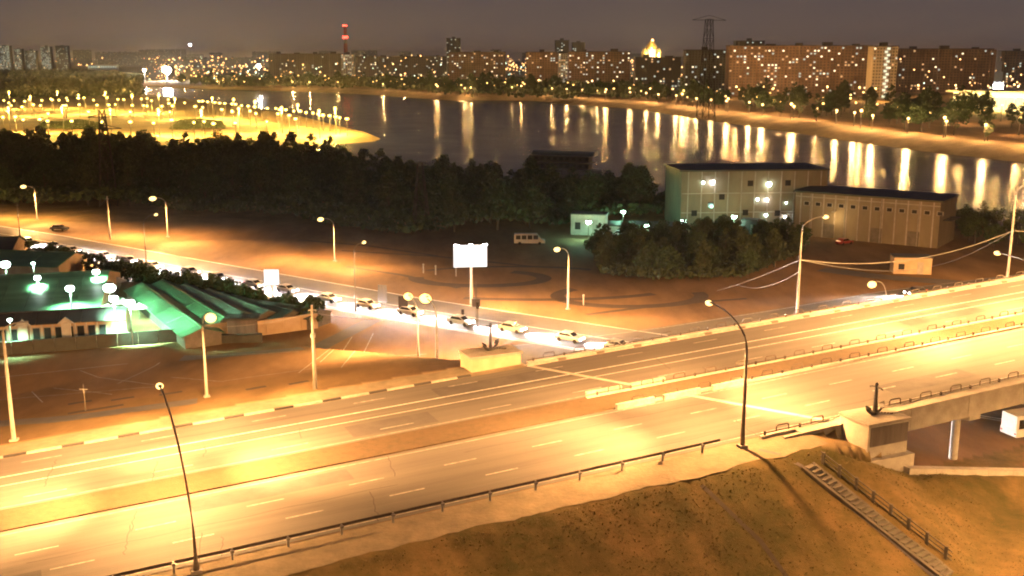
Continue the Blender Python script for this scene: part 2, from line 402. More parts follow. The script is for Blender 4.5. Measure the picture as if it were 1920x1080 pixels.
# ------------------------------------------------------------ highway
def band(name, n0, n1, s0, s1, m, dz=0.0, label=None, thick=0.0):
    b = MB(); st = np.linspace(s0, s1, max(2, int((s1-s0)/4)))
    for i in range(len(st)-1):
        a, c = st[i], st[i+1]
        b.quad(S(a, n0, dz), S(c, n0, dz), S(c, n1, dz), S(a, n1, dz))
    o = b.build(name, m)
    if label: o['label'] = label
    return o
tag(band('highway_carriageway', 0.35, 14.0, -140, 170, 'asphalt'), 'three lane asphalt carriageway nearer the grass slope', None, None, 'structure')
tag(band('highway_carriageway', 18.5, 32.0, -140, 170, 'asphalt'), 'asphalt carriageway on the far side of the median', None, None, 'structure')
mb = MB()
for a in np.arange(-140, 170, 5.0):
    mb.prism([S(a, 14.0).xy, S(a+5, 14.0).xy, S(a+5, 18.5).xy, S(a, 18.5).xy], lambda p: zr(sn(p[0], p[1])[0])-0.15, lambda p: zr(sn(p[0], p[1])[0])+0.13)
tag(mb.build('median_strip', 'grass_strip'), 'raised grassy strip between the two carriageways', None, None, 'structure')
for n0, s0, s1, lab, w in ((1.0, -140, 170, 'white edge line along the near guardrail', 0.14), (13.3, -140, 170, 'white edge line beside the grass median', 0.14),
                      (19.3, -140, 170, 'white edge line past the median', 0.14), (26.9, -140, 170, 'vehicle light streak painted as solid white line across far carriageway', 0.20), (24.6, -140, 170, 'thinner vehicle light streak painted as white line in far carriageway', 0.13)):  # both solid lines in the far carriageway are vehicle light streaks, painted on
    tag(band('road_line_or_streak', n0-w/2, n0+w/2, s0, s1, 'paint' if n0 > 20 else 'worn_paint', 0.006), lab, None, None, 'structure')
def dashes(n0, s0, per, ln, s1, lab):
    b = MB(); a = s0
    while a < s1:
        b.quad(S(a, n0-0.09, 0.006), S(a+ln, n0-0.09, 0.006), S(a+ln, n0+0.09, 0.006), S(a, n0+0.09, 0.006)); a += per
    tag(b.build('lane_dashes', PAINTD), lab, None, None, 'structure')
PAINTD = 'worn_paint'
dashes(4.9, -139.4, 9.0, 3.2, 168, 'dashed white line between the two nearest lanes')
dashes(8.9, -141.8, 9.0, 3.2, 168, 'dashed white line second from the near guardrail')
dashes(20.9, -137, 11.0, 3.6, 168, 'dashed white line just past the median')
dashes(30.0, -137, 11.0, 3.6, 168, 'dashed white line beside the far kerb')
def verge(name, n_in, n_out, s0, s1, m, jit, label, dz=-0.06):
    rng = random.Random(11); b = MB(); st = np.arange(s0, s1+0.1, 0.8); prev = None; w = 0
    for a in st:
        w = 0.75*w+rng.uniform(-jit, jit)*0.5
        row = [S(a, n_in, dz), S(a, (n_in+n_out)/2, dz-0.01), S(a, n_out+w, dz-0.03)]
        if prev:
            for j in range(2):
                q = (prev[j+1], row[j+1], row[j], prev[j]) if n_out < n_in else (prev[j], row[j], row[j+1], prev[j+1]); b.quad(*q)
        prev = row
    tag(b.build(name, m), label, None, None, 'structure')
verge('sandy_shoulder', 0.35, -4.3, -120, 9.2, 'shoulder', 0.5, 'pale sandy shoulder behind the near guardrail')
verge('sandy_verge', 32.0, 36.2, -120, -4.5, 'shoulder', 0.5, 'pale sandy verge behind the striped kerb')
# patched asphalt seams
for i in range(7):
    a = [-70, -47, -30, -18, 24, 45, 70][i]; n0 = [2, 10, 20, 26, 3, 22, 9][i]
    tag(band('asphalt_patch', n0, n0+[3.2, 2.6, 3.4, 4.2, 3, 4, 2.2][i], a, a+[11, 14, 9, 16, 12, 14, 10][i], 'asphalt_low', 0.004), None, None, None, 'structure')
tag(MB().quad(S(12.8-0.35, 0, 0.008), S(12.8+0.35, 0, 0.008), S(sa(32.2)+0.35, 32.2, 0.008), S(sa(32.2)-0.35, 32.2, 0.008)).build('expansion_joint', 'pale_concrete'), 'pale skewed joint where the bridge deck begins', None, None, 'structure')
rng = random.Random(17)
for k in range(16):
    a = rng.uniform(-75, 12); n0 = rng.choice([0.6, 4.6, 8.7, 18.6, 22.5]); L = rng.uniform(3, 8); b = MB(); p = None
    for i in range(int(L/0.5)):
        q = (a+rng.uniform(-0.12, 0.12)+0.1*i, n0+0.5*i)
        if p and q[1] < (13.9 if n0 < 14 else 31.8): b.quad(S(p[0]-0.04, p[1], 0.009), S(p[0]+0.04, p[1], 0.009), S(q[0]+0.04, q[1], 0.009), S(q[0]-0.04, q[1], 0.009))
        p = q
    tag(b.build('asphalt_crack', 'kerb_black'), None, None, None, 'structure')
for n0, s0 in ((6.9, -60), (10.9, -22), (3.0, -8), (24.0, -30), (29.0, -55)):
    b = MB()
    for i in range(60):
        a = s0+i*0.5; w0 = n0+0.09*math.sin(a*0.9); w1 = n0+0.09*math.sin((a+0.5)*0.9); b.quad(S(a, w0-0.04, 0.008), S(a+0.5, w1-0.04, 0.008), S(a+0.5, w1+0.04, 0.008), S(a, w0+0.04, 0.008))
    tag(b.build('asphalt_seam', 'kerb_black'), None, None, None, 'structure')
# near shoulder kerb (low)
def blockrow(t, name, n, s0, s1, ln, w, h, ms, z0=0.0):
    a = s0; i = 0; c = {}
    while a < s1-0.01:
        l, m = ln[i % len(ln)], ms[i % len(ms)]
        L = min(l, s1-a)
        key = (round(L, 2), m)
        if key not in c:
            q = MB().box((L/2, 0, h/2), (L-0.03, w, h), shear=0.0395); c[key] = q.mesh(name, m)
        o = bpy.data.objects.new(name, c[key]); COL.objects.link(o); o.parent = t
        p = S(a, n, z0); o.location = p; o.rotation_euler.z = HA
        a += L; i += 1
t = thing('striped_kerb', 'black and white striped kerb along the far grass verge', 'kerb')
blockrow(t, 'kerb_block', 32.5, -86, -12.2, (3.2, 2.1), 0.35, 0.26, ('kerb_white', 'kerb_black'), -0.1)
t = thing('striped_kerb', 'white kerb with short dark gaps on the far bridge edge', 'kerb')
blockrow(t, 'kerb_block', 32.5, -5.0, 150, (4.2, 1.1), 0.35, 0.34, ('kerb_white', 'pole_dark'), -0.1)
# guardrail
t = thing('guardrail', 'dark steel guardrail between near lane and sandy shoulder', 'guardrail', S(-30, 0))
L0 = t.location.copy()
def loc(v): return Vector(v)-L0
b = MB()
prof = [(0, 0.55), (0.05, 0.60), (0.0, 0.66), (0.05, 0.72), (0, 0.80)]
for a in np.arange(-95, -0.6, 2.0):
    a1 = min(a+2.0, -0.6)
    for (p0, z0), (p1, z1) in zip(prof[:-1], prof[1:]):
        b.quad(loc(S(a, -p0, z0)), loc(S(a1, -p0, z0)), loc(S(a1, -p1, z1)), loc(S(a, -p1, z1)))
        b.quad(loc(S(a, 0.02-p1, z1)), loc(S(a1, 0.02-p1, z1)), loc(S(a1, 0.02-p0, z0)), loc(S(a, 0.02-p0, z0)))
b.build('rail_beam', 'rail_dark', t)
pm = MB().box((0, 0, 0.35), (0.14, 0.16, 0.9)).box((0.0, -0.12, 0.62), (0.3, 0.12, 0.2)).mesh('rail_post', 'galv')
for a in np.arange(-93, -1, 4.3):
    o = bpy.data.objects.new('rail_post', pm); COL.objects.link(o); o.parent = t; o.location = loc(S(a, -0.14, 0)); o.rotation_euler.z = HA
# bridge rails with raised loops
def loop_rail(label, n, s0, s1, phase=0.0, group=None, dark='rail_dark', kerb='pale_concrete'):
    t = thing('bridge_railing', label, 'railing', S(s0, n), HA, group)
    sl = 0.0395
    L = s1-s0
    b = MB(); k = max(1, int(L/4))
    b.box((L/2, 0, 0.10+sl*L/2*0), (L, 0.45, 0.24), shear=sl)
    for i, v in enumerate(b.v): b.v[i] = (v[0], v[1], v[2]+sl*L/2)
    b.build('kerb_base', kerb, t)
    b = MB().tube([(0, 0, 0.42), (L, 0, 0.42+sl*L)], 0.055, 6); b.build('lower_rail', dark, t)
    post = MB().box((0, 0, 0.36), (0.16, 0.2, 0.5)).mesh('post', dark)
    lp = MB().tube([(-0.75, 0, 0.3), (-0.72, 0, 0.80), (-0.55, 0, 0.92), (0.55, 0, 0.92+0.03), (0.72, 0, 0.83), (0.75, 0, 0.33)], 0.06, 6).mesh('raised_loop', dark)
    x = 0.5+phase; i = 0
    while x < L-0.5:
        o = bpy.data.objects.new('post' if i % 2 == 0 else 'raised_loop', post if i % 2 == 0 else lp); COL.objects.link(o); o.parent = t
        o.location = (x, 0, sl*x); x += 2.1; i += 1
    return t
loop_rail('dark looped railing on near bridge edge, short piece before the plinth', -0.1, 4.0, 13.0)
loop_rail('dark looped railing on near bridge edge running off past the plinth', -0.1, 18.2, 95)
loop_rail('looped railing on the bridge median, side nearer the camera', 14.2, -3.4, 110)
loop_rail('looped railing on the bridge median, side towards the river', 18.3, -4.7, 110, 0.8)
loop_rail('low brown railing set behind the kerb on far bridge edge', 33.3, -4.5, 110, 0.3)
# pale barrier sections at the start of the median railings
b = MB()
tt = thing('barrier_section', 'pale concrete barrier pieces at start of the median railing', 'barrier', S(-4, 18.0))
for s0 in (-4.4, 1.2):
    L = 4.4
    q = MB().box((0, 0, 0.25), (L, 0.35, 0.6), shear=0.0395)
    q.build('barrier_piece', 'kerb_white', tt, S(s0+L/2, 19.0)-tt.location, HA)
tt = thing('barrier_section', 'pale concrete barrier pieces on the near edge of median', 'barrier', S(-2, 14.2))
for s0 in (-3.6, 2.2, 8.4):
    q = MB().box((0, 0, 0.3), (4.6, 0.4, 0.6), shear=0.0395)
    q.build('barrier_piece', 'kerb_white', tt, S(s0+2.2, 13.75)-tt.location, HA)

# ------------------------------------------------------------ bridge
br = thing('road_bridge', 'concrete road bridge carrying the highway over lower road', 'bridge', S(sa(0), 0))
B0 = br.location.copy()
def zrp(p, o): return zr(sn(p[0]+B0.x, p[1]+B0.y)[0])+o-B0.z
def bl(s, n): v = S(s, n)-B0; return (v.x, v.y)
b = MB()
for a in np.arange(0, 150, 6.0):
    c = a+6
    b.prism([bl(sa(0.2)+a, 0.2), bl(sa(0.2)+c, 0.2), bl(sa(33)+c, 33), bl(sa(33)+a, 33)], lambda p: zrp(p, -0.9), lambda p: zrp(p, -0.02))
b.build('deck', 'concrete', br)
fm = MB()
for i, a in enumerate(np.arange(5.9, 160, 8.0)):
    q = MB(); c = a+7.94
    q.prism([bl(a, -1.35), bl(c, -1.35), bl(c, -0.95), bl(a, -0.95)], lambda p: zrp(p, -2.3), lambda p: zrp(p, 0.12))
    q.build('fascia_panel', 'concrete', br)
q = MB()
for a in np.arange(7.9, 160, 6.0):
    q.prism([bl(a, -1.5), bl(a+6, -1.5), bl(a+6, 0.15), bl(a, 0.15)], lambda p: zrp(p, 0.13), lambda p: zrp(p, 0.22))
q.build('coping', 'pale_concrete', br)
for n in (3, 9, 15, 21, 27, 31.5):
    q = MB(); 
    for a in np.arange(0, 150, 8.0):
        q.prism([bl(sa(n)+a, n-0.3), bl(sa(n)+a+8, n-0.3), bl(sa(n)+a+8, n+0.3), bl(sa(n)+a, n+0.3)], lambda p: zrp(p, -2.2), lambda p: zrp(p, -0.9))
    q.build('girder', 'concrete', br)
q = MB(); q.prism([bl(sa(-1.5)-0.9, -1.5), bl(sa(-1.5)+0.3, -1.5), bl(sa(34)+0.3, 34), bl(sa(34)-0.9, 34)], -B0.z-0.5, lambda p: zrp(p, -0.95)); q.build('abutment', 'concrete', br)
for off in (17, 45, 62):
    for n in (0.6, 6, 12, 18, 24, 30):
        p = S(sa(n)+off+1, n)-B0
        MB().tube([(p.x, p.y, -B0.z), (p.x, p.y, zrp((p.x, p.y), -2.9))], 0.45, 10).build('pier', 'pale_concrete', br)
    q = MB(); q.prism([bl(sa(-1)+off+0.3, -1), bl(sa(-1)+off+1.8, -1), bl(sa(33)+off+1.8, 33), bl(sa(33)+off+0.3, 33)], lambda p: zrp(p, -3.0), lambda p: zrp(p, -2.2)); q.build('pier_cap', 'concrete', br)

# ------------------------------------------------------------ plinths with anchors
def plinth(label, sc, nc, ls, wn, top, base, dark_front, foot=True):
    p = S(sc, nc); t = thing('stone_plinth', label, 'plinth', p, HA)
    MB().box((0, 0, (top+base)/2-0.12), (ls, wn, top-base-0.24)).build('plinth_body', 'pale_concrete' if dark_front else 'tan_wall', t)
    MB().box((0, 0, top), (ls+0.35, wn+0.35, 0.24)).build('coping_slab', 'concrete', t)
    if dark_front:
        MB().box((0.1, -wn/2-0.04, (top+base)/2+0.45), (ls-0.35, 0.08, top-base-1.55)).build('front_panel', 'stone_dark', t)
    if foot:
        q = MB().prism([(-ls/2-0.5, -wn/2-0.8), (ls/2+0.3, -wn/2-0.8), (ls/2+0.3, wn/2), (-ls/2-0.5, wn/2)], base-3.0, base+0.1); q.build('footing', 'pale_concrete', t)
    return t, p
def anchor(label, base, rz, h, flip=1):
    t = thing('ship_anchor', label, 'anchor', base, rz)
    MB().tube([(0, 0, 0.15), (0, 0, h)], [0.22*h/3, 0.13*h/3], 8).build('shank', 'iron', t)
    R_ = 0.42*h
    pts = []; rd = []
    for i in range(13):
        a = math.radians(-62+124*i/12)
        pts.append((R_*math.sin(a)*1.05, 0, 0.22+R_*(1-math.cos(a))*1.0)); rd.append(0.19*h/3*(1-0.45*abs(i-6)/6))
    MB().tube(pts, rd, 8).build('arms', 'iron', t)
    for sgn in (-1, 1):
        x = pts[-1][0]*sgn; z = pts[-1][2]
        q = MB(); a = (x*1.12, 0, z+0.30*h/3*1.2)
        w = 0.26*h/3*1.3
        c0 = (x*0.72, -w, z-0.25); c1 = (x*0.72, w, z-0.25)
        c2 = (x*0.86, -w, z+0.12); c3 = (x*0.86, w, z+0.12)
        for dy in (0,):
            q.tri(a, c0, c1); q.tri(a, c3, c2); q.tri(a, c2, c0); q.tri(a, c1, c3); q.quad(c0, c2, c3, c1)
        q.build('fluke', 'iron', t)
    # stock (crosswise) and ring
    q = MB().tube([(0, -0.24*h, h*0.90), (0, -0.15*h, h*0.93), (0, 0.15*h, h*0.93), (0, 0.24*h, h*0.90)], 0.085*h/3, 6)
    q.build('stock', 'iron', t)
    ring = [(0.05*h*math.sin(2*math.pi*i/12)*1.0, 0, h*1.0+0.05*h*math.cos(2*math.pi*i/12)) for i in range(13)]
    MB().tube(ring, 0.028*h, 6, cap=False).build('ring', 'iron', t)
    q = MB()
    for i in range(14):
        a = i/13; q.blob((0.2+a*0.5*h, 0.25*h*math.sin(a*5), 0.12), (0.13, 0.08, 0.07), 6, 4)
    q.build('chain', 'iron', t)
    return t
pt, pp = plinth('pale stone plinth with dark front panel at near bridge corner', 15.3, -3.0, 5.0, 3.9, 1.05, -2.4, True)
anchor('black ship anchor standing on plinth at the near bridge corner', pp+Vector((0, 0, 1.07)), HA+0.15, 3.1)
pt, pp = plinth('orange lit stone plinth beyond the far kerb of highway', -8.4, 35.3, 6.4, 3.4, 1.55, -1.0, False)
anchor('dark ship anchor standing on plinth beyond the far carriageway', pp+Vector((0, 0, 1.67)), HA+0.35, 3.2)
# lower wall running off from near plinth beside the underpass
t = thing('slope_wall', 'pale concrete edge wall descending from the near plinth beside underpass', 'wall', S(18, -6))
a, bq = S(16.8, -6.1), S(52, -6.6)
q = MB()
A = Vector((a.x, a.y)); Bq = Vector((bq.x, bq.y)); dd = (Bq-A).normalized(); nn = Vector((-dd.y, dd.x))
NW = 10
for i in range(NW):
    p0 = A.lerp(Bq, i/NW); p1 = A.lerp(Bq, (i+0.985)/NW)
    z0 = max(0.5, 3.75-0.18*3.52*i); z1 = max(0.5, 3.75-0.18*3.52*(i+1))
    poly = [p0-nn*0.45-t.location.xy, p1-nn*0.45-t.location.xy, p1+nn*0.45-t.location.xy, p0+nn*0.45-t.location.xy]
    def top(p, p0=p0, p1=p1, z0=z0, z1=z1):
        w = Vector((p[0], p[1]))+t.location.xy; k = (w-p0).dot(dd)/max(1e-6, (p1-p0).length); return z0+(z1-z0)*k-t.location.z
    MB().prism([tuple(v) for v in poly], -0.6-t.location.z, top).build('wall_section', 'pale_concrete', t)

# ------------------------------------------------------------ stairs on the near slope
st0 = S(4.6, -6.2); st1p = S(8.4, -19.5)
dirv = (st1p.xy-st0.xy); LEN = dirv.length; dirv.normalize(); ang = math.atan2(dirv.y, dirv.x)
ztop = gz(st0.x, st0.y)+0.1; zbot = gz(st1p.x, st1p.y)
t = thing('slope_stairs', 'concrete stairs descending the near grass slope beside the plinth', 'stairs', (st0.x, st0.y, ztop), ang)
NS = 26
for i in range(NS):
    x = LEN*i/NS; z = (zbot-ztop)*i/NS
    if i == 0: sm = MB().box((LEN/NS/2, 0, -0.2), (LEN/NS+0.04, 1.2, 0.5)).mesh('step', 'stair')
    o = bpy.data.objects.new('step', sm); COL.objects.link(o); o.parent = t; o.location = (x, 0, z)
for sy in (-0.8, 0.8):
    MB().quad((0, sy-0.18, 0.12), (LEN, sy-0.18, 0.12+zbot-ztop), (LEN, sy+0.18, 0.12+zbot-ztop), (0, sy+0.18, 0.12)).quad((0, sy-0.18, -0.5), (LEN, sy-0.18, -0.5+zbot-ztop), (LEN, sy-0.18, 0.12+zbot-ztop), (0, sy-0.18, 0.12)).build('stringer', 'stair', t)
post = MB().box((0, 0, 0.55), (0.26, 0.2, 1.5)).mesh('rail_post', 'stair')
t2 = thing('stair_railing', 'row of concrete posts with rails down the grass slope', 'railing', (st0.x, st0.y, ztop), ang)
for k in range(8):
    o = bpy.data.objects.new('rail_post', post); COL.objects.link(o); o.parent = t2; x = 0.6+LEN*k/8; o.location = (x, 1.5, (zbot-ztop)*x/LEN)
sl = (zbot-ztop)/LEN
for zz in (0.35, 0.62, 0.92):
    MB().tube([(0.3, 1.5, zz*1.3+sl*0.3), (LEN-0.6, 1.5, zz*1.3+sl*(LEN-0.6))], 0.06, 6).build('rail', 'stair', t2)
drape('drain_and_pole_shadow', [S(2.2, -2.2), S(4.0, -6.0), S(7.2, -19.5)], 0.5, 'stone_dark', 0.05, label='dark drainage channel and painted lamp pole shadow running down by the stairs')  # upper stretch is the lamp pole's shadow as a dark strip, then the drain
drape('worn_path', [S(-6.5, -5.5), S(-5.0, -12), S(-5.6, -24)], 0.45, 'track', 0.03, label='worn footpath down the near grass slope')

# ------------------------------------------------------------ lower roads
LR = [(-260, 452, 0)]
lr_px = [(-300, 398), (40, 455), (300, 505), (700, 580), (880, 610), (1180, 658)]
LRW = [at(x, y, 0).xy for x, y in lr_px]
dlr = (LRW[-1]-LRW[-3]).normalized(); LRW.append(LRW[-1]+dlr*60); LRW.append(LRW[-1]+dlr*90)
drape('lower_road', LRW, 15.0, 'asphalt_low', 0.03, label='lower road crossing below the highway bridge', off=4.0)
def offset(poly, o):
    out = []
    for i, p in enumerate(poly):
        d = (poly[min(i+1, len(poly)-1)]-poly[max(i-1, 0)]).normalized(); out.append(p+Vector((-d.y, d.x))*o)
    return out
drape('road_line_or_streak', offset(LRW, -3.2), 0.22, 'paint', 0.05, label='white edge line on near side of lower road')
drape('road_line_or_streak', offset(LRW, 11.2), 0.30, 'paint', 0.05, label='white edge line on the far side of lower road')
drape('road_line_or_streak', offset(LRW, 4.3), 0.22, 'paint', 0.05, label='white centre line of the lower road')
drape('road_kerb', offset(LRW, -4.2), 0.35, 'pale_concrete', 0.14, label='pale kerb strip on near side of lower road')
side = [at(x, y, 0).xy for x, y in [(960, 668), (1100, 652), (1280, 628), (1500, 592), (1700, 556), (1920, 528), (2300, 480)]]
drape('side_road', side, 11.0, 'asphalt_low', 0.045, label='side road behind the bridge joining the lower road')
drape('road_line_or_streak', offset(side, 5.0), 0.2, 'worn_paint', 0.06, label='worn edge line of the side road')
dirtroad = [at(x, y, 0).xy for x, y in [(1210, 640), (1400, 600), (1560, 562), (1700, 530), (1800, 500)]]
drape('service_road', [at(x, y, 0).xy for x, y in [(1540, 505), (1640, 518), (1760, 528), (1860, 535)]], 5, 'asphalt_low', 0.035, label='narrow access road near the small shed')
# tyre loops on dirt
def ring_track(cx, cy, rx, ry, a0, a1, w):
    pts = [at(cx+rx*math.cos(R(a)), cy+ry*math.sin(R(a)), 0).xy for a in np.linspace(a0, a1, 40)]
    drape('tyre_track', pts, w, 'track', 0.02, label=None)
ring_track(900, 522, 120, 14, -60, 190, 3.0); ring_track(1180, 555, 135, 20, -20, 220, 2.6); ring_track(1000, 540, 260, 22, 30, 120, 2.0)
ring_track(960, 512, 170, 12, 200, 330, 1.6)
for px in ((640, 470, 1000, 500), (560, 450, 820, 480), (1100, 590, 1400, 560), (650, 500, 860, 540)):
    drape('tyre_track', [at(px[0], px[1]).xy, at((px[0]+px[2])/2, (px[1]+px[3])/2-4).xy, at(px[2], px[3]).xy], 1.2, 'track', 0.025)

# ------------------------------------------------------------ parking lot lines
pk = [((0, 708), (240, 682)), ((150, 695), (290, 722)), ((220, 720), (300, 680)), ((640, 690), (700, 625)), ((600, 680), (660, 632)), ((0, 750), (300, 725)), ((420, 715), (600, 690)), ((60, 735), (80, 755)),
      ((320, 708), (420, 716)), ((690, 672), (800, 664)), ((560, 700), (640, 655)), ((100, 728), (210, 740)), ((380, 668), (560, 660))]
for i, (a, c) in enumerate(pk):
    drape('parking_line', [ag(*a).xy, ag(*c).xy], 0.14, 'worn_paint', 0.035, step=0.8)
drape('verge_track', [ag(-60, 800).xy, ag(130, 785).xy, ag(370, 752).xy], 3.2, 'asphalt_low', 0.03, label='dark service lane beyond the striped kerb', step=0.8)
drape('footpath', [ag(340, 672).xy, ag(560, 655).xy, ag(700, 600).xy], 3, 'asphalt_low', 0.03, label='asphalt path beside the market fence')
for (px, py, w) in ((180, 768, 5), (150, 755, 2.2), (230, 748, 2.2), (320, 738, 2.2), (480, 728, 2), (560, 718, 2)):
    p = ag(px, py); drape('verge_patch', [p.xy-HU*w*0.6, p.xy+HU*w*0.6], 1.1, 'track', 0.03, step=0.5)

# ------------------------------------------------------------ lamps
def solve_head(base, hx, hy, d):
    """arm length along horizontal direction d and height, so that the head stands where the photo has it"""
    a, h = 1.0, 9.0
    for _ in range(40):
        def f(a, h):
            x, y = proj((base.x+d.x*a, base.y+d.y*a, base.z+h)); return x-hx, y-hy
        r = f(a, h); ra = f(a+0.01, h); rh = f(a, h+0.01)
        J = np.array([[(ra[0]-r[0])/0.01, (rh[0]-r[0])/0.01], [(ra[1]-r[1])/0.01, (rh[1]-r[1])/0.01]])
        st = np.linalg.solve(J, -np.array(r)); a += float(np.clip(st[0], -3, 3)); h += float(np.clip(st[1], -3, 3))
    return a, h
HWS = (1.0, 0.475, 0.15)
def lamp(label, base, d, arm, h, power=0, color=SOD, headm='lamp_sodium', pm='pole_pale', rb=0.17, size=1.0, kind='curve', group=None, spot=155, soft=0.35, name='street_lamp', wide=1.3, ahead=0):
    ang = math.atan2(d.y, d.x)
    t = thing(name, label, 'street lamp', base, ang, group)
    hp = h-max(0.9, arm*0.55) if kind == 'curve' else h-0.3
    MB().tube([(0, 0, -0.3), (0, 0, 0.5), (0, 0, hp)], [rb*1.25, rb*1.1, rb*0.6], 10).build('pole', pm, t, smooth=True)
    MB().box((0, 0, 0.08), (rb*4, rb*4, 0.25)).build('pole_base', 'concrete', t)
    pts = [(0, 0, hp)]
    for i in range(1, 9):
        a = R(90*i/8); pts.append((arm*(1-math.cos(a)), 0, hp+(h-hp)*math.sin(a)))
    MB().tube(pts, [rb*0.6]+[rb*0.42]*8, 8).build('arm', pm, t, smooth=True)
    hs = min(size, 1.1)
    hd = MB().box((arm+0.25*hs, 0, h+0.05+0.2*(size-hs)), (0.95*hs, 0.36*hs, 0.14*hs), taper=0.8).build('lamp_head', 'galv', t)
    if headm:
        MB().blob((arm+0.3*size, 0, h-0.04*size-0.04), (0.46*size, 0.32*size, 0.26*size), 12, 8).build('lens', headm, hd, smooth=True)
    if power:
        x0, z0 = arm+0.3*size, h-0.45*size-0.05
        light('lamp_light', 'SPOT', (x0, 0, z0), power*0.5, color, t, (x0, 0, 0), soft, spot, 0.5)
        if wide:                             # luminaires throw most of their light sideways along the road
            if ahead:
                for sy in (-1, 0, 1): light('forward_beam', 'SPOT', (x0, 0, z0), power*ahead*1.25, color, t, (x0+20, sy*22, 0), soft, 70, 0.9)
            for sy in (-1, 1): light('side_beam', 'SPOT', (x0, 0, z0), power*wide, color, t, (x0+2.5, sy*20, 0), soft, 78, 0.9)
    return t
mHN = -HN
dl = Vector((-.54, -.84)).normalized(); dr = -dl
def plamp(label, bx, by, hx, hy, d, zb=None, **k):
    b = at(bx, by, zb) if zb is not None else ag(bx, by)
    if zb is None: pass
    a, h = solve_head(b, hx, hy, d)
    if a < 0: d = -d; a = -a
    a = max(a, 0.15)
    return lamp(label, b, d, a, h, **k)
PN = 150000; PF = 130000
def hwpt(s, n): v = S(s, n); return v
b = hwpt(-48.5, -1.0); a_, h_ = solve_head(b, 300, 724, HN)
lamp('tall dark near lamp with curved arm, foot by the guardrail at lower left', b, HN, a_, h_, power=PN*1.2, pm='pole_dark', rb=0.2, color=HWS, ahead=0.75)
AN, HH = a_, h_
b = hwpt(1.2, -1.0); a_, h_ = solve_head(b, 1333, 568, HN)
lamp('near lamp standing where the guardrail ends before the bridge', b, HN, a_, h_, power=PN, pm='pole_dark', rb=0.19, color=HWS, ahead=0.75)
for s0, lab in ((51, 'near lamp further along the bridge railing'), (98, 'near lamp at the far end of the bridge railing'), (-97, 'near lamp further back along the guardrail')):
    lamp(lab, hwpt(s0, -1.0), HN, AN, HH, power=PN*1.2, pm='pole_dark', rb=0.19, color=HWS, ahead=0.75)
b = hwpt(-60.6, 38.1); b.z = gz(b.x, b.y); lamp('pale lamp pole by striped kerb beside the market shops, unlit', b, Vector((1, 0.2)).normalized(), 1.8, rise(b, 606), headm=None, rb=0.2)
plamp('short pale lamp with bright star light between market and kerb', 388, 745, 393, 592, mHN, power=42000, size=1.9)
plamp('left one of the two bright lamps behind the far kerb', 785, 695, 768, 556, HN, power=40000, size=1.9)
plamp('right, thicker one of the two bright lamps behind the far kerb', 820, 706, 801, 560, HN, power=60000, size=2.4, rb=0.26)
def pole(label, b, h, r=0.16, pm='pole_pale', cross=False):
    t = thing('utility_pole', label, 'pole', b)
    MB().tube([(0, 0, -0.3), (0, 0, h)], [r*1.3, r*0.6], 10).build('pole', pm, t, smooth=True)
    MB().tube([(0, 0, h*0.62), (0, 0, h*0.62+0.5)], [r*1.5, r*1.5], 10).build('collar', 'galv', t)
    MB().box((0, 0, h-0.6), (0.9, 0.08, 0.08)).build('bracket', 'galv', t)
    return t
b = ag(591, 730); pole('pale utility pole at the end of the low market wall', b, rise(b, 572), 0.2)
b = hwpt(36.5, 33.9); plh = rise(b, 452)
t6 = lamp('pale lamp pole with wires on far bridge edge, before the warehouse', b, Vector((0.9, 0.3)).normalized(), 3.3, rise(b, 408), power=PF*0.28, headm='lamp_sodium', rb=0.18); W6 = b+Vector((0, 0, rise(b, 487)))
b = hwpt(76.7, 34.2)
lamp('pale lamp pole on far bridge edge at the river shore end', b, Vector((0.9, 0.3)).normalized(), 3.0, rise(b, 345), power=PF*0.5, rb=0.18); W7 = b+Vector((0, 0, rise(b, 433)))
for s0, lab in ((-98, 'far kerb lamp beyond the market end'), (118, 'far bridge edge lamp beyond the warehouse')):
    lamp(lab, hwpt(s0, 34.2), mHN, 2.5, 11.5, power=PF*1.4)
LP = 74000
plamp('lamp on the far side of lower road, furthest towards the lit peninsula', 70, 412, 47, 349, dl, 0, power=LP*1.2, size=1.7)
plamp('lamp behind lower road with bright star beside the bare pale pole', 315, 445, 290, 371, dl, 0, power=LP*1.5, size=2.0)
plamp('thin dark lamp on near side of lower road by the market trees', 275, 500, 290, 402, dr, 0, power=LP, pm='pole_dark', size=1.0, rb=.12)
plamp('lamp behind lower road with two braced legs', 628, 490, 604, 410, dl, 0, power=LP, size=1.6)
plamp('dark thin lamp on near side of lower road between the billboards', 667, 585, 680, 454, dr, 0, power=LP*0.8, pm='pole_dark', size=1.0, rb=.12)
plamp('lamp on the dirt lot between minibus and bridge', 1065, 580, 1047, 466, dl, 0, power=LP, size=1.5)
plamp('bright lamp over the side road behind the bridge', 1660, 600, 1637, 531, dl, 0, power=LP*1.1, size=2.0)
pole('bare pale pole standing behind the lower road', at(207, 450, 0), rise(at(207, 450, 0), 368), 0.22)
pole('thin dark pole beside lower road near the dark roof', at(38, 447, 0), rise(at(38, 447, 0), 380), 0.1, 'pole_dark')
pole('short thin pole with a small meter box below the lamp', at(160, 765, 4.3), rise(at(160, 765, 4.3), 720), 0.05, 'pole_dark')
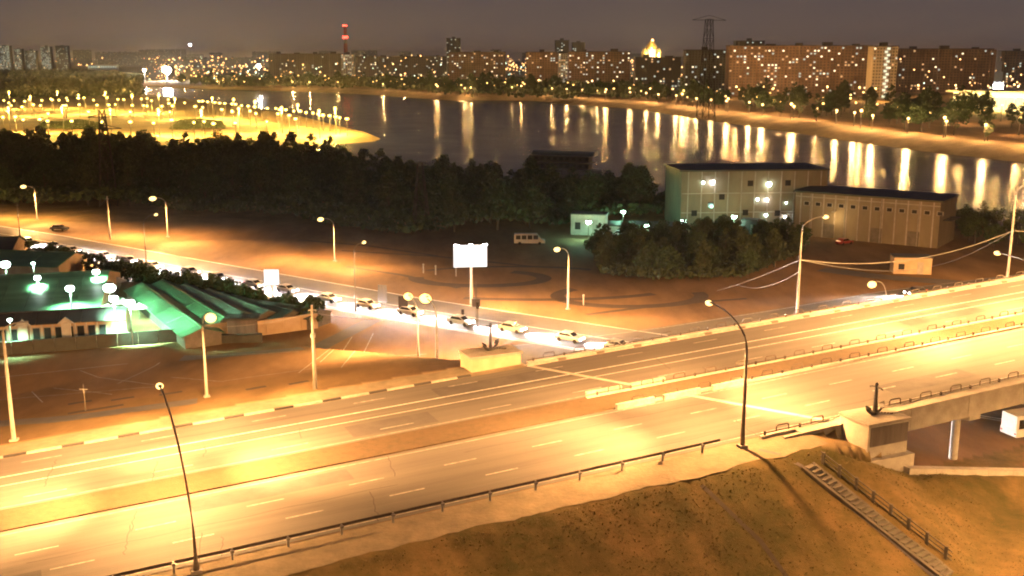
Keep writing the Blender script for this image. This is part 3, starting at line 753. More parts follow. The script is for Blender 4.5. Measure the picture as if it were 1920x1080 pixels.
# row of off-frame lamps continuing the lower road
for px, py in ((-160, 395), (470, 470)):
    b = at(px, py, 0); lamp('far side lamp of lower road, plain curved arm', b, dl, 2.0, 9.0, power=LP, size=1.0) if px < 0 else None
light_green = [((1103, 452), (1103, 416), 1.3, 'green white lamp above the guard booth'), ((1168, 430), (1168, 397), 1.0, 'highest green lamp against the dark trees'), ((1212, 448), (1212, 423), 0.9, 'low green lamp between booth and warehouse'),
               ((1281, 447), (1281, 414), 1.2, 'green lamp at the left corner of the tall warehouse'), ((1375, 443), (1375, 406), 1.2, 'green lamp in front of the tall warehouse wall')]
for (bx, by), (hx, hy), sz, lab in light_green:
    b = at(bx, by, 0); a_, h_ = 0.3, rise(b, hy)
    t = thing('yard_lamp', lab, 'yard lamp', b)
    MB().tube([(0, 0, -0.2), (0, 0, h_)], [0.14, 0.08], 8).build('pole', 'pole_dark', t)
    MB().tube([(0, 0, h_+0.25), (0, 0, h_+0.55)], [0.5*sz, 0.15*sz], 10).build('shade', 'galv', t)
    MB().blob((0, 0, h_), (0.5*sz, 0.5*sz, 0.4*sz), 10, 6).build('bulb', 'lamp_green', t)
    light('lamp_light', 'POINT', (0, 0, h_-0.6*sz), (1300 if 'tall warehouse' in lab else 3200)*sz, (0.35, 1.0, 0.62), t, None, 0.3)
for (x, y, lab) in ((62, 84, 'unseen lamp added to light the bridge fascia, beyond the slope stairs'), (-4, 46, 'unseen lamp added at the foot of the near grass slope to light it'), (47, 66, 'unseen lamp added below the stairs to light the fascia and slope'), (82, 100, 'unseen lamp added further along the underpass to light the fascia')):
    lamp(lab, Vector((x, y, gz(x, y))), Vector((0, 1)), 1.5, 15.5, power=135000, size=1.0, spot=172, wide=0)  # unseen lamps added to brighten the bridge fascia and the near slope
# wires
def wire(label, a, c, sag, r=0.045):
    t = None; n = 14; pts = []
    for i in range(n+1):
        k = i/n; p = Vector(a).lerp(Vector(c), k); p.z -= sag*4*k*(1-k); pts.append(p)
    tag(MB().tube(pts, r, 5).build('overhead_wire', 'galv'), label, 'wire')
wire('overhead wire from lamp pole down past the scrub', W6, at(1345, 545, 1.0), 0.3)
wire('overhead wire from lamp pole sagging across to the scrub edge', W6-Vector((0, 0, 1.6)), at(1385, 535, 2.5), 1.2, 0.03)
wire('overhead wire between the two pale poles on far bridge edge', W6, W7, 2.2)
wire('overhead wire from lamp pole to the small shed', W6, at(1720, 505, 3.0), 0.8)
wire('overhead wire from the shore end pole down to the shed', W7, at(1745, 500, 3), 0.8)
wire('overhead wire running off from shore end pole', W7, W7+Vector((50, 20, 0)), 1.2)
wire('overhead wire between pale utility pole and thick lamp', ag(591, 730)+Vector((0, 0, 9)), ag(820, 706)+Vector((0, 0, 8)), 0.5, 0.025)
wire('overhead wire between star lamp and pale utility pole', ag(388, 745)+Vector((0, 0, 8.4)), ag(591, 730)+Vector((0, 0, 9)), 0.5, 0.025)

# ------------------------------------------------------------ billboards and signs
def billboard(label, bx, by, x0, y0, x1, y1, rz, m='billboard', marks=True, power=0, pm='pole_pale'):
    b = at(bx, by, 0); px = (b-Vector((0, 0, 42))).length/F*1.0
    dist = b.y*cP+CH*sP
    w = (x1-x0)*dist/F; zc = rise(b, (y0+y1)/2); h = rise(b, y0)-rise(b, y1)
    t = thing('billboard', label, 'billboard', b, rz)
    off = ((x0+x1)/2-bx)*dist/F
    MB().tube([(0, 0, -0.3), (0, 0, zc-h/2)], [0.28, 0.2], 10).build('post', pm, t)
    MB().box((off, 0.12, zc), (w, 0.35, h)).build('frame', 'galv', t)
    pn = MB().box((off, -0.09, zc), (w-0.1, 0.05, h-0.1)).build('panel', m, t)
    if marks:
        q = MB(); random.seed(3)
        x = off-w*0.38
        while x < off+w*0.05:
            l = random.uniform(0.15, 0.4); q.box((x+l/2, -0.125, zc-h*0.36), (l*0.8, 0.01, 0.3)); x += l+0.05
        q.build('lettering', 'galv', pn)
        for dx in (-0.42, 0.0, 0.42):
            MB().tube([(off+dx*w, 0, zc+h/2), (off+dx*w, -1.2, zc+h/2+0.35)], 0.04, 6).build('lamp_arm', 'galv', t)
            hd = MB().box((off+dx*w, -1.25, zc+h/2+0.35), (0.6, 0.3, 0.16)).build('lamp_head', 'galv', t)
            MB().blob((off+dx*w, -1.2, zc+h/2+0.2), (0.38, 0.2, 0.16), 8, 5).build('lens', 'lamp_white', hd)
    if power: light('panel_light', 'POINT', (off, -1.6, zc), power, WHT, t, None, 0.6)
    return t
billboard('large white lit billboard on a pole beyond the lower road', 884, 572, 851, 459, 914, 501, 0.12, power=1600)
billboard('small white lit sign beside the lower road above market roofs', 511, 556, 497, 505, 525, 534, 0.0, marks=False, power=900)
def board(label, bx, by, x0, y0, x1, y1, m='stone_dark'):
    b = at(bx, by, 0); dist = b.y*cP+CH*sP; w = (x1-x0)*dist/F; z0, z1 = rise(b, y1), rise(b, y0)
    t = thing('sign_board', label, 'sign', b, -0.3)
    for sx in (-1, 1): MB().tube([(sx*w*0.35, 0, -0.2), (sx*w*0.35, 0, z1)], 0.06, 6).build('post', 'galv', t)
    MB().box((0, -0.1, (z0+z1)/2), (w, 0.12, z1-z0)).build('panel', m, t)
board('dark advertising board seen from behind by the lower road', 718, 572, 709, 534, 727, 566)
board('narrow dark board just behind the two bright lamps', 757, 590, 749, 555, 768, 585)
# traffic signals
def signal(label, bx, by, ty, tilt=1):
    b = at(bx, by, 0); h = rise(b, ty); t = thing('traffic_signal', label, 'traffic signal', b)
    MB().tube([(0, 0, 0), (0, 0, h)], [0.09, 0.07], 8).build('pole', 'pole_dark', t)
    MB().box((0, -0.12, h-0.5), (0.42, 0.3, 1.1)).build('signal_box', 'iron', t)
    for k in range(3): MB().tube([(0, -0.27, h-0.15-0.35*k), (0, -0.42, h-0.15-0.35*k)], 0.14, 8).build('visor', 'iron', t)
signal('traffic signal on a post beside the lower road, right of billboard post', 896, 618, 566)
signal('small traffic signal low beside the lower road', 868, 606, 580)
b = at(893, 608, 0); t = thing('sign_board', 'square dark sign hanging below the billboard', 'sign', b)
MB().tube([(0, 0, 0), (0, 0, 7.0)], 0.07, 6).build('post', 'pole_dark', t); MB().box((0, -0.1, 3.6), (1.3, 0.12, 1.3)).build('panel', 'stone_dark', t)
for i, (px, py) in enumerate(((794, 512), (817, 515), (855, 518), (1094, 572))):
    b = at(px, py, 0); t = thing('marker_post', ['white marker post on the dirt lot, first of two close together', 'white marker post on the dirt lot, second of two close together', 'white marker post behind the billboard pole', 'pale marker post near the dirt lot lamp'][i], 'post', b)
    MB().tube([(0, 0, 0), (0, 0, 1.7)], 0.12, 8).build('post', 'kerb_white', t); MB().blob((0, 0, 1.75), 0.2, 8, 5).build('cap', 'kerb_white', t)

# ------------------------------------------------------------ vehicles
def vehicle(label, loc, rz, L=4.4, Wd=1.75, H=1.45, kind='car', paint='car_paint', lights=0, cat=None, name='car'):
    t = thing(name, label, cat or 'car', loc, rz)
    if kind == 'car':
        body = [(-L/2, 0.35), (-L/2, 0.85), (-L*0.42, 0.95), (L*0.22, 0.92), (L*0.46, 0.78), (L/2, 0.6), (L/2, 0.32)]
        cab = [(-L*0.40, 0.93), (-L*0.28, H), (L*0.06, H), (L*0.24, 0.91)]
        gl = [(-L*0.36, 0.97), (-L*0.27, H-0.08), (L*0.05, H-0.08), (L*0.2, 0.95)]
        wr, wx = 0.32, 0.31
    elif kind == 'van':
        body = [(-L/2, 0.4), (-L/2, 1.25), (L*0.36, 1.25), (L*0.49, 1.0), (L/2, 0.5), (L/2, 0.4)]
        cab = [(-L/2, 1.24), (-L*0.49, H), (L*0.24, H), (L*0.37, 1.24)]
        gl = [(-L*0.46, 1.3), (-L*0.455, H-0.25), (L*0.24, H-0.25), (L*0.33, 1.3)]
        wr, wx = 0.38, 0.32
    else:
        body = [(-L/2, 0.4), (-L/2, 1.2), (L/2, 1.2), (L/2, 0.4)]
        cab = [(-L/2, 1.19), (-L/2, H), (L*0.49, H), (L/2, 1.19)]
        gl = [(-L*0.48, 1.35), (-L*0.48, H-0.45), (L*0.48, H-0.45), (L*0.48, 1.35)]
        wr, wx = 0.5, 0.33
    o = MB().extr(body, Wd/2).build('body', paint, t)
    md = o.modifiers.new('b', 'BEVEL'); md.width = 0.07; md.segments = 2
    o = MB().extr(cab, Wd/2-0.1).build('cabin', paint, t)
    md = o.modifiers.new('b', 'BEVEL'); md.width = 0.06; md.segments = 2
    if kind == 'car':
        MB().extr(gl, Wd/2-0.085).build('side_windows', 'glass', t)
        MB().quad((L*0.235, -Wd*0.38, 0.96), (L*0.235, Wd*0.38, 0.96), (L*0.085, Wd*0.38, H-0.05), (L*0.085, -Wd*0.38, H-0.05)).build('windscreen', 'glass', t)
    else:
        n = 4 if kind == 'van' else 7
        x0, x1 = gl[0][0], gl[3][0]-0.3; w = (x1-x0)/n
        z0, z1 = gl[0][1], gl[1][1]
        wm = MB().box((0, 0, 0), (w*0.82, Wd-0.16, z1-z0)).mesh('window', 'glass')
        for i in range(n):
            q = bpy.data.objects.new('window', wm); COL.objects.link(q); q.parent = t; q.location = (x0+w*(i+0.5), 0, (z0+z1)/2)
    wm = MB().tube([(0, -0.12, 0), (0, 0.12, 0)], wr, 14).mesh('wheel', 'rubber')
    for sx in (-1, 1):
        for sy in (-1, 1):
            q = bpy.data.objects.new('wheel', wm); COL.objects.link(q); q.parent = t; q.location = (sx*wx*L, sy*(Wd/2-0.1), wr)
    for sy in (-1, 1):
        MB().blob((L/2-0.02, sy*(Wd/2-0.32), 0.66), (0.07, 0.2, 0.12), 8, 5).build('headlight', 'headlight' if lights else 'glass', t)
        MB().box((-L/2, sy*(Wd/2-0.25), 0.8), (0.06, 0.26, 0.16)).build('tail_light', 'tail' if lights else 'car_red', t)
    if lights:
        light('headlight_beam', 'SPOT', (L/2+0.15, 0, 0.72), lights, (1, 0.93, 0.88), t, (L/2+12, 0, -0.9), 0.15, 62, 0.6)
        light('headlight_near', 'SPOT', (L/2+0.15, 0, 0.9), lights*0.4, (1, 0.93, 0.88), t, (L/2+3.2, 0, -0.2), 0.15, 95, 0.8)
    return t
def along(poly, off, dist):
    P_ = offset(poly, off); acc = 0
    for a, b in zip(P_[:-1], P_[1:]):
        l = (b-a).length
        if acc+l >= dist: return a.lerp(b, (dist-acc)/l), math.atan2((b-a).y, (b-a).x)
        acc += l
    return P_[-1], 0.0
CARS = [('silver', 'car_paint'), ('white', 'boat_white'), ('grey', 'car_paint')]
where = ['entering from the left edge', 'beyond the dark gabled roof', 'just right of the dark gabled roof', 'above the rear green hall', 'above the big green tarpaulin roof', 'above the bright market gap', 'by the thin dark lamp near the hedge',
         'above the grey stall rows', 'just before the small lit sign', 'at the foot of small lit sign', 'past the small lit sign', 'right of the thin lamp between the billboards', 'in front of the dark advertising board', 'behind the two bright lamps',
         'below the large billboard', 'just behind the far anchor', 'right of the far anchor', 'last before the bridge kerb hides the road']
d0 = 92.0
for i in range(18):
    p, an = along(LRW, 0.4*math.sin(i*2.3), d0+i*9.9+[0, .6, -.8, .9, 0, -.6, .5][i % 7])
    cc = CARS[(i*5) % 3]
    vehicle(cc[0]+' car with headlights on, '+where[i], (p.x, p.y, 0.035), an, paint=cc[1], lights=110000)
b = at(993, 458, 0); vehicle('white minibus with dark side windows parked before the dark wood', b, 0.0, L=7.2, Wd=2.1, H=2.5, kind='van', paint='boat_white', cat='minibus', name='minibus')
b = at(1950, 812, 0); vehicle('pale roofed bus standing in the underpass beyond the bridge pier', b, 0.35, L=9.5, Wd=2.5, H=2.9, kind='bus', paint='boat_white', cat='bus', name='bus')
b = at(112, 432, 0); vehicle('dark car parked on the dirt behind the lower road', b, -0.2, paint='car_dark')
b = at(1165, 443, 0); vehicle('pale car parked in green light by the guard booth', b, -0.1, paint='car_paint')
b = at(1583, 458, 0); vehicle('red car parked in shadow before the long warehouse', b, 0.6, paint='car_red')
b = at(2010, 850, 0); 

b = at(1716, 553, 0); vehicle('car with glaring headlights on side road behind the bridge kerb', b, HA+math.pi+0.05, paint='car_dark', lights=90000)
# ------------------------------------------------------------ warehouses
def building_box(t, poly, z1, m, roof='dark_roof', name='wall', z0=-0.3, ov=0.3, rt=0.35):
    """each side wall is a part; flat roof slab on top"""
    n = len(poly); a = sum(poly[i][0]*poly[(i+1) % n][1]-poly[(i+1) % n][0]*poly[i][1] for i in range(n))
    if a < 0: poly = poly[::-1]
    cx = sum(p[0] for p in poly)/n; cy = sum(p[1] for p in poly)/n
    MB().prism(poly, z0, z1).build(name, m, t)
    out = [(cx+(p[0]-cx)*(1+ov/8), cy+(p[1]-cy)*(1+ov/8)) for p in poly]
    MB().prism(out, z1+0.003, z1+rt).build('roof', roof, t)
A = at(1275, 432, 0); Bp = at(1546, 428, 0); hgt = rise(A, 322)
du = (Bp-A).normalized(); dv = Vector((-du.y, du.x, 0))
t = thing('warehouse', 'tall pale concrete warehouse with flat dark roof by the river', 'building', A)
L = (Bp-A).length
poly = [(0, 0), tuple((du*L).xy), tuple((du*L+dv*17).xy), tuple((dv*17).xy)]
building_box(t, poly, hgt, 'wall_panel', ov=0.25)
def facade_pts(x, z, off=-0.06): v = du*x-dv*(-off); return Vector((v.x, v.y, z))
def fq(b, o, du, dv, x0, x1, z0, z1, off):      # box slab on a facade
    c = du*((x0+x1)/2)-dv*off+o
    return b.box((c.x, c.y, (z0+z1)/2), (x1-x0, 0.12, z1-z0), math.atan2(du.y, du.x))
zero = Vector((0, 0, 0))
for i in range(11):
    x = L*(i+0.5)/11
    fq(MB(), zero, du, dv, x-0.12, x+0.12, 0, hgt-0.1, 0.07).build('pilaster', 'concrete', t)
for z in (4.4, 9.2):
    fq(MB(), zero, du, dv, 0.2, L-0.2, z-0.1, z+0.1, 0.05).build('string_course', 'concrete', t)
for px, py in ((1330, 385), (1300, 400), (1350, 370), (1402, 345), (1472, 345), (1395, 400), (1455, 402), (1520, 402), (1520, 372)):
    x = (px-1275)/(1546-1275)*L; z = rise(A, py)*1.0
    fr = fq(MB(), zero, du, dv, x-0.7, x+0.7, z-0.7, z+0.7, 0.08).build('window', 'glass', t)
for k, (px, py, sz) in enumerate(((1314, 342, .45), (1331, 342, .6), (1436, 347, .8), (1416, 375, .45), (1433, 376, .5), (1470, 382, .35), (1433, 405, .5), (1469, 408, .4))):
    x = (px-1275)/(1546-1275)*L; z = rise(A, py); c = du*x-dv*0.45
    hd = MB().box((c.x, c.y, z+sz*0.7), (0.5, 0.6, 0.15), math.atan2(du.y, du.x)).build('wall_lamp', 'galv', t)
    MB().blob((c.x, c.y, z), sz*0.7, 8, 6).build('bulb', 'lamp_white' if k % 3 == 1 else 'lamp_market', hd)
light('wall_light', 'POINT', (du*6-dv*2.5+Vector((0, 0, 10.5))), 260, (1, .80, .40), t, None, 0.4)
light('wall_light', 'POINT', (du*22-dv*2.5+Vector((0, 0, 9.5))), 300, (1, .80, .40), t, None, 0.4)
A = at(1488, 440, 0); Bp = at(1757, 466, 0); hgt = rise(Bp, 380)
du = (Bp-A).normalized(); dv = Vector((-du.y, du.x, 0)); L = (Bp-A).length
t = thing('warehouse', 'long low warehouse with overhanging dark roof by the river', 'building', A)
poly = [(0, 0), tuple((du*L).xy), tuple((du*L+dv*15).xy), tuple((dv*15).xy)]
building_box(t, poly, hgt, 'wall_panel', ov=0.3, rt=0.4)
for i in range(12):
    x = L*(i+0.5)/12
    fq(MB(), zero, du, dv, x-0.15, x+0.15, 0, hgt-0.1, 0.07).build('pilaster', 'concrete', t)
    fr = fq(MB(), zero, du, dv, x+0.75, x+2.15, hgt-3.0, hgt-2.0, 0.05).build('window_frame', 'concrete', t); fq(MB(), zero, du, dv, x+0.9, x+2.0, hgt-2.9, hgt-2.1, 0.10).build('pane', 'glass', fr)
    if i in (2, 6, 9): fq(MB(), zero, du, dv, x+0.3, x+2.9, 0, 3.4, 0.08).build('loading_door', 'stair', t)
    if i % 3 == 1: c = du*(x-0.35)-dv*0.2; MB().tube([(c.x, c.y, 0), (c.x, c.y, hgt-0.1)], 0.08, 6).build('downpipe', 'galv', t)
fq(MB(), zero, du, dv, 0, L, hgt-1.0, hgt-0.8, 0.05).build('string_course', 'concrete', t)
for k in range(3):
    c = du*(L+1.0)+dv*(4+3*k); MB().box((c.x, c.y, 6.0), (2.2, 1.6, 0.15), math.atan2(du.y, du.x)).build('canopy', 'dark_roof', t)
c = du*10-dv*1.4; zl = rise(at(1557, 447, 0), 400)
hd = MB().box((c.x, c.y, zl+0.6), (0.4, 2.4, 0.12), math.atan2(du.y, du.x)).build('wall_lamp', 'galv', t)
light('wall_light', 'POINT', (c.x, c.y-1, zl-1), 600, SODW, t, None, 0.5)
# shed, booth, low annex
def shed(name, label, cat, x0, y0, x1, ytop, dep, m='wall_panel', rz=None):
    A = at(x0, y0, 0); Bp = at(x1, y0+2, 0); L = (Bp-A).length; h = rise(A, ytop)
    t = thing(name, label, cat, A, math.atan2((Bp-A).y, (Bp-A).x))
    building_box(t, [(0, 0), (L, 0), (L, dep), (0, dep)], h, m, ov=0.3, rt=0.2)
    MB().box((L*0.2, -0.03, h*0.45), (L*0.16, 0.1, h*0.35)).build('window', 'glass', t)
    MB().box((L*0.7, -0.03, h*0.38), (L*0.16, 0.1, h*0.75)).build('door', 'concrete', t)
    return t, L, h
shed('utility_shed', 'small pale shed with a dark window below the long warehouse', 'shed', 1675, 513, 1746, 483, 4, 'tan_wall')
t, L, h = shed('guard_booth', 'small guard booth lit green at the yard entrance', 'booth', 1070, 440, 1135, 402, 5, 'pale_concrete')
t, L, h = shed('yard_shed', 'low green lit shed right of the guard booth', 'shed', 1142, 438, 1262, 424, 8, 'pale_concrete')
shed('cabin', 'dark cabin with raised roof in front of tall warehouse', 'cabin', 1388, 443, 1418, 412, 3, 'block_dark')
# ------------------------------------------------------------ market
def gable(name, label, cat, p0, p1, dep, h, rh, m_wall, m_roof, purlin=2.6, group=None, extra=None):
    """long hall from p0 to p1 (front edge), ridge along its length; roof made of sheets"""
    p0, p1 = Vector(p0), Vector(p1); d = (p1-p0); L = d.xy.length; rz = math.atan2(d.y, d.x)
    t = thing(name, label, cat, (p0.x, p0.y, min(p0.z, p1.z)), rz, group)
    q = MB(); k = 0
    q.v = [(0, 0, -0.5), (L, 0, -0.5), (L, dep, -0.5), (0, dep, -0.5), (0, 0, h), (L, 0, h), (L, dep, h), (0, dep, h), (0, dep/2, h+rh-0.05), (L, dep/2, h+rh-0.05)]
    q.f = [(0, 1, 5, 4), (2, 3, 7, 6), (1, 2, 6, 9, 5), (3, 0, 4, 8, 7)]
    q.build('wall', m_wall, t)
    n = max(2, round(L/purlin)); w = L/n
    for side in (0, 1):
        y0, y1 = (-0.5, dep/2) if side == 0 else (dep+0.5, dep/2)
        z0 = h-0.5*rh/(dep/2)
        sm = MB(); a = (0.03, y0, z0); b = (w-0.03, y0, z0); c = (w-0.03, y1, h+rh); e_ = (0.03, y1, h+rh)
        up = Vector((0, 0, 0.10))
        sm.v = [a, b, c, e_]+[tuple(Vector(v)+up) for v in (a, b, c, e_)]
        sm.f = [(0, 1, 2, 3), (4, 5, 6, 7), (0, 4, 5, 1), (1, 5, 6, 2), (2, 6, 7, 3), (3, 7, 4, 0)]
        sm = sm.mesh('roof_sheet', m_roof)
        for i in range(n):
            o = bpy.data.objects.new('roof_sheet', sm); COL.objects.link(o); o.parent = t; o.location = (i*w, 0, (i % 3)*0.012)
    MB().box((L/2, dep/2, h+rh+0.13), (L, 0.35, 0.1)).build('ridge_cap', m_roof, t)
    return t, L
mz = 0.0
def gz0(px, py, z): return at(px, py, z)-Vector((0, 0, z))
gable('market_hall', 'large green tarpaulin roofed market hall with glowing panels', 'market hall', gz0(-110, 598, 2.4), gz0(188, 582, 2.4), 32, 2.4, 3.4, 'tan_wall', 'green_roof', 4.2)
gable('market_hall', 'green roofed hall behind the big tarpaulin roof', 'market hall', gz0(-110, 492, 2.6), gz0(110, 500, 2.6), 12, 2.6, 1.6, 'tan_wall', 'green_roof', 3)
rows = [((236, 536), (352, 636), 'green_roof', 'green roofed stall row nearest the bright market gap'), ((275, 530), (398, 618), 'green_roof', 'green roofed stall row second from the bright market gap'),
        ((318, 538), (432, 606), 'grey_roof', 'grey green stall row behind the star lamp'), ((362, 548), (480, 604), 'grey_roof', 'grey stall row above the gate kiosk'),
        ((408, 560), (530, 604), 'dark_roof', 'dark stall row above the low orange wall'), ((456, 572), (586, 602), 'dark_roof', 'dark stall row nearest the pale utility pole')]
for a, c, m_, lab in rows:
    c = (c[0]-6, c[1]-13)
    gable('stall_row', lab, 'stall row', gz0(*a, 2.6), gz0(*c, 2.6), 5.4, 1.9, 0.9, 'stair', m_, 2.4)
gable('market_hall', 'dark gabled house roof at left edge by the road', 'market hall', gz0(-160, 476, 3.0), gz0(22, 472, 3.0), 11, 3.0, 2.2, 'tan_wall', 'dark_roof', 3)
# shop row in front
p0 = at(-60, 652, 0); p1 = at(238, 634, 0)
t, L = gable('shop_row', 'row of market shops with dark windows and pale pediments', 'shop row', p0, p1, 7, 3.1, 1.0, 'tan_wall', 'dark_roof', 3)
nW = 12
for i in range(nW):
    x = 1.0+L*0.84*i/nW; w = L*0.84/nW
    fr = MB().box((x+w*0.5, -0.04, 1.55), (w*0.72, 0.08, 1.9)).build('window_frame', 'concrete', t)
    MB().box((x+w*0.5, -0.1, 1.55), (w*0.6, 0.06, 1.65)).build('pane', 'glass', fr)
    MB().box((x, -0.12, 1.5), (0.22, 0.2, 3.0)).build('pillar', 'pale_concrete', t)
for px in (45, 125):
    x = (px+60)/298*L
    q = MB(); q.extr([(-1.2, 3.0), (1.2, 3.0), (0, 4.0)], 0.15); q.v = [(v[0]+x, v[1]-0.6, v[2]) for v in q.v]; q.build('pediment', 'kerb_white', t)
    MB().box((x, -0.45, 1.5), (1.3, 0.5, 3.0)).build('porch', 'pale_concrete', t)
# scalloped white awning along the hall eave
a, c = at(-110, 596, 2.8), at(186, 582, 2.8)
t = thing('eave_awning', 'white scalloped awning along the front of glowing market hall', 'awning', a, math.atan2((c-a).y, (c-a).x)); L = (c-a).xy.length
pm_ = MB(); pm_.v = [(0, 0.4, 0.3), (1.9, 0.4, 0.3), (1.9, -1.4, -0.35), (0.95, -1.5, -0.65), (0, -1.4, -0.35)]; pm_.f = [(4, 3, 2, 1, 0)]
aw = pm_.mesh('awning_panel', 'kerb_white')
for i in range(int(L/2)):
    o = bpy.data.objects.new('awning_panel', aw); COL.objects.link(o); o.parent = t; o.location = (i*2.0, 0, 0.1*math.sin(i*1.7))
# fence and low walls
def wall(label, a, c, h, th=0.3, m='concrete', name='boundary_wall', cat='wall', seg=3.0, pc='wall_panel'):
    a, c = Vector(a), Vector(c); d = c-a; L = d.xy.length; rz = math.atan2(d.y, d.x); t = thing(name, label, cat, a, rz); n = max(1, round(L/seg)); w = L/n
    g = MB().box((w/2, 0, h/2-0.2), (w-0.05, th, h+0.4)).mesh(pc, m)
    for i in range(n):
        p = a+d*(i/n); o = bpy.data.objects.new(pc, g); COL.objects.link(o); o.parent = t; o.location = (i*w, 0, gz(p.x, p.y)-a.z)
    return t
wall('dark panel fence in front of the market shops', ag(-60, 672), ag(335, 640), 2.0, m='dark_roof', name='panel_fence', cat='fence', pc='fence_panel')
wall('pale orange low wall right of the star lamp', ag(372, 642), ag(446, 632), 2.6, m='tan_wall')
wall('pale orange low wall ending at the utility pole', ag(466, 632), ag(596, 615), 2.4, m='tan_wall')
t = thing('gate_kiosk', 'dark brown kiosk in the gap between two low walls', 'kiosk', ag(456, 636))
MB().box((0, 0, 1.6), (4.2, 2.5, 3.4), 0.1).build('wall', 'stone_dark', t); MB().box((0, 0, 3.5), (5.2, 3.4, 0.3), 0.1).build('roof', 'dark_roof', t); MB().box((0, -1.7, 0.6), (6.5, 1.0, 1.2), 0.1).build('counter', 'dark_roof', t)
# market lamps
mk = [((8, 545), (10, 496), 1.6), ((68, 560), (70, 521), 1.0), ((130, 578), (131, 541), 1.3), ((195, 575), (180, 510), 1.1), ((205, 590), (205, 540), 1.8), ((215, 610), (213, 560), 1.3), ((243, 612), (243, 568), 1.4), ((62, 520), (62, 494), 0.6), ((20, 612), (18, 600), 0.6)]
names = ['by the left edge over the green hall', 'over the middle of the green hall', 'over the right end of the green hall', 'at the top of the bright market gap', 'hanging in the middle of the bright market gap', 'low in the bright market gap', 'right of the bright market gap', 'small one behind the green hall', 'small one under the awning']
for ((bx, by), (hx, hy), sz), nm in zip(mk, names):
    b = at(bx, by, 0); h_ = max(6.6 if 'gap' in nm else 6.2, rise(b, hy)) if sz > 0.7 else max(4.8, rise(b, hy)); t = thing('market_lamp', 'white green market lamp '+nm, 'market lamp', at(hx, hy, h_)-Vector((0, 0, h_)))
    MB().tube([(0, 0, 0), (0, 0, h_)], 0.08, 6).build('pole', 'galv', t)
    MB().blob((0, 0, h_), (0.55*sz, 0.45*sz, 0.38*sz), 10, 6).build('bulb', 'lamp_market', t)
    MB().tube([(0, 0, h_+0.4*sz), (0, 0, h_+0.6*sz)], [0.45*sz, 0.1*sz], 8).build('shade', 'galv', t)
    light('lamp_light', 'SPOT', (0, 0, h_-0.5*sz-0.1), (42000 if 'gap' in nm else 26000)*sz, (0.42, 1.0, 0.60), t, (0, 4.0 if 'gap' in nm else 0.01, 0), 0.3, 105 if 'gap' in nm else 130, 0.7)
    if 'right of' in nm:
        for tx, ty in ((14, 2), (18, 12), (10, 18)): light('side_beam', 'SPOT', (0.7, 0, h_-0.3), 17000, (0.42, 1.0, 0.60), t, (tx, ty, 1.5), 0.3, 75, 0.9)
# hall goods in the gap: umbrellas
for i, (px, py) in enumerate(((190, 560), (222, 548), (232, 590), (205, 600), (262, 600))):
    b = at(px, py, 0); t = thing('market_umbrella', ['white market umbrella nearest the hall end', 'white market umbrella highest in the gap', 'white market umbrella at right of the gap', 'white market umbrella before the shop row', 'white market umbrella beside the stall row'][i], 'umbrella', b)
    MB().tube([(0, 0, 0), (0, 0, 2.6)], 0.04, 6).build('pole', 'galv', t)
    MB().tube([(0, 0, 2.1), (0, 0, 2.9)], [1.7, 0.05], 8).build('canopy', 'kerb_white', t)

# ------------------------------------------------------------ trees
def leafmesh(name, seed, rx, rz_, cz, nclump, per, leaf, m):
    rng = np.random.RandomState(seed)
    cl = []
    while len(cl) < nclump:
        p = rng.uniform(-1, 1, 3); r = np.linalg.norm(p)
        if r < 1 and r > 0.35: cl.append(p)
    cl = np.array(cl); cl = cl*[rx, rx, rz_]+[0, 0, cz]
    cl[:, :2] *= (1-0.35*np.clip((cl[:, 2:3]-cz)/rz_, 0, 1))
    rad = rng.uniform(0.16, 0.34, nclump)*rx
    c = np.repeat(cl, per, 0); rr = np.repeat(rad, per)
    o = rng.normal(size=(len(c), 3)); o /= np.linalg.norm(o, axis=1)[:, None]; o *= (rng.uniform(0.3, 1, len(c))**0.5*rr)[:, None]; o[:, 2] *= 0.75
    c = c+o; n = len(c)
    a = rng.normal(size=(n, 3)); a /= np.linalg.norm(a, axis=1)[:, None]
    b = np.cross(a, rng.normal(size=(n, 3))); b /= np.linalg.norm(b, axis=1)[:, None]
    s = rng.uniform(0.6, 1.2, n)[:, None]*leaf
    V = np.stack([c-a*s, c-b*s*0.6, c+a*s, c+b*s*0.6], 1).reshape(-1, 3)
    me = bpy.data.meshes.new(name); me.vertices.add(len(V)); me.vertices.foreach_set('co', V.ravel())
    me.loops.add(4*n); me.loops.foreach_set('vertex_index', np.arange(4*n)); me.polygons.add(n); me.polygons.foreach_set('loop_start', np.arange(0, 4*n, 4))
    me.update(); me.materials.append(MATS[m]); return me
def trunkmesh(seed, h, r, rx):
    rng = random.Random(seed); b = MB().tube([(0, 0, -0.3), (0.1, 0.05, h*0.4), (0.0, 0.2, h*0.85)], [r, r*0.75, r*0.25], 7)
    for i in range(5):
        a = rng.uniform(0, 6.28); z = h*rng.uniform(0.3, 0.6)
        b.tube([(0.05, 0, z), (math.cos(a)*rx*0.4, math.sin(a)*rx*0.4, z+h*0.15), (math.cos(a)*rx*0.75, math.sin(a)*rx*0.75, z+h*0.3)], [r*0.4, r*0.25, r*0.08], 5)
    return b.mesh('trunk', 'bark')
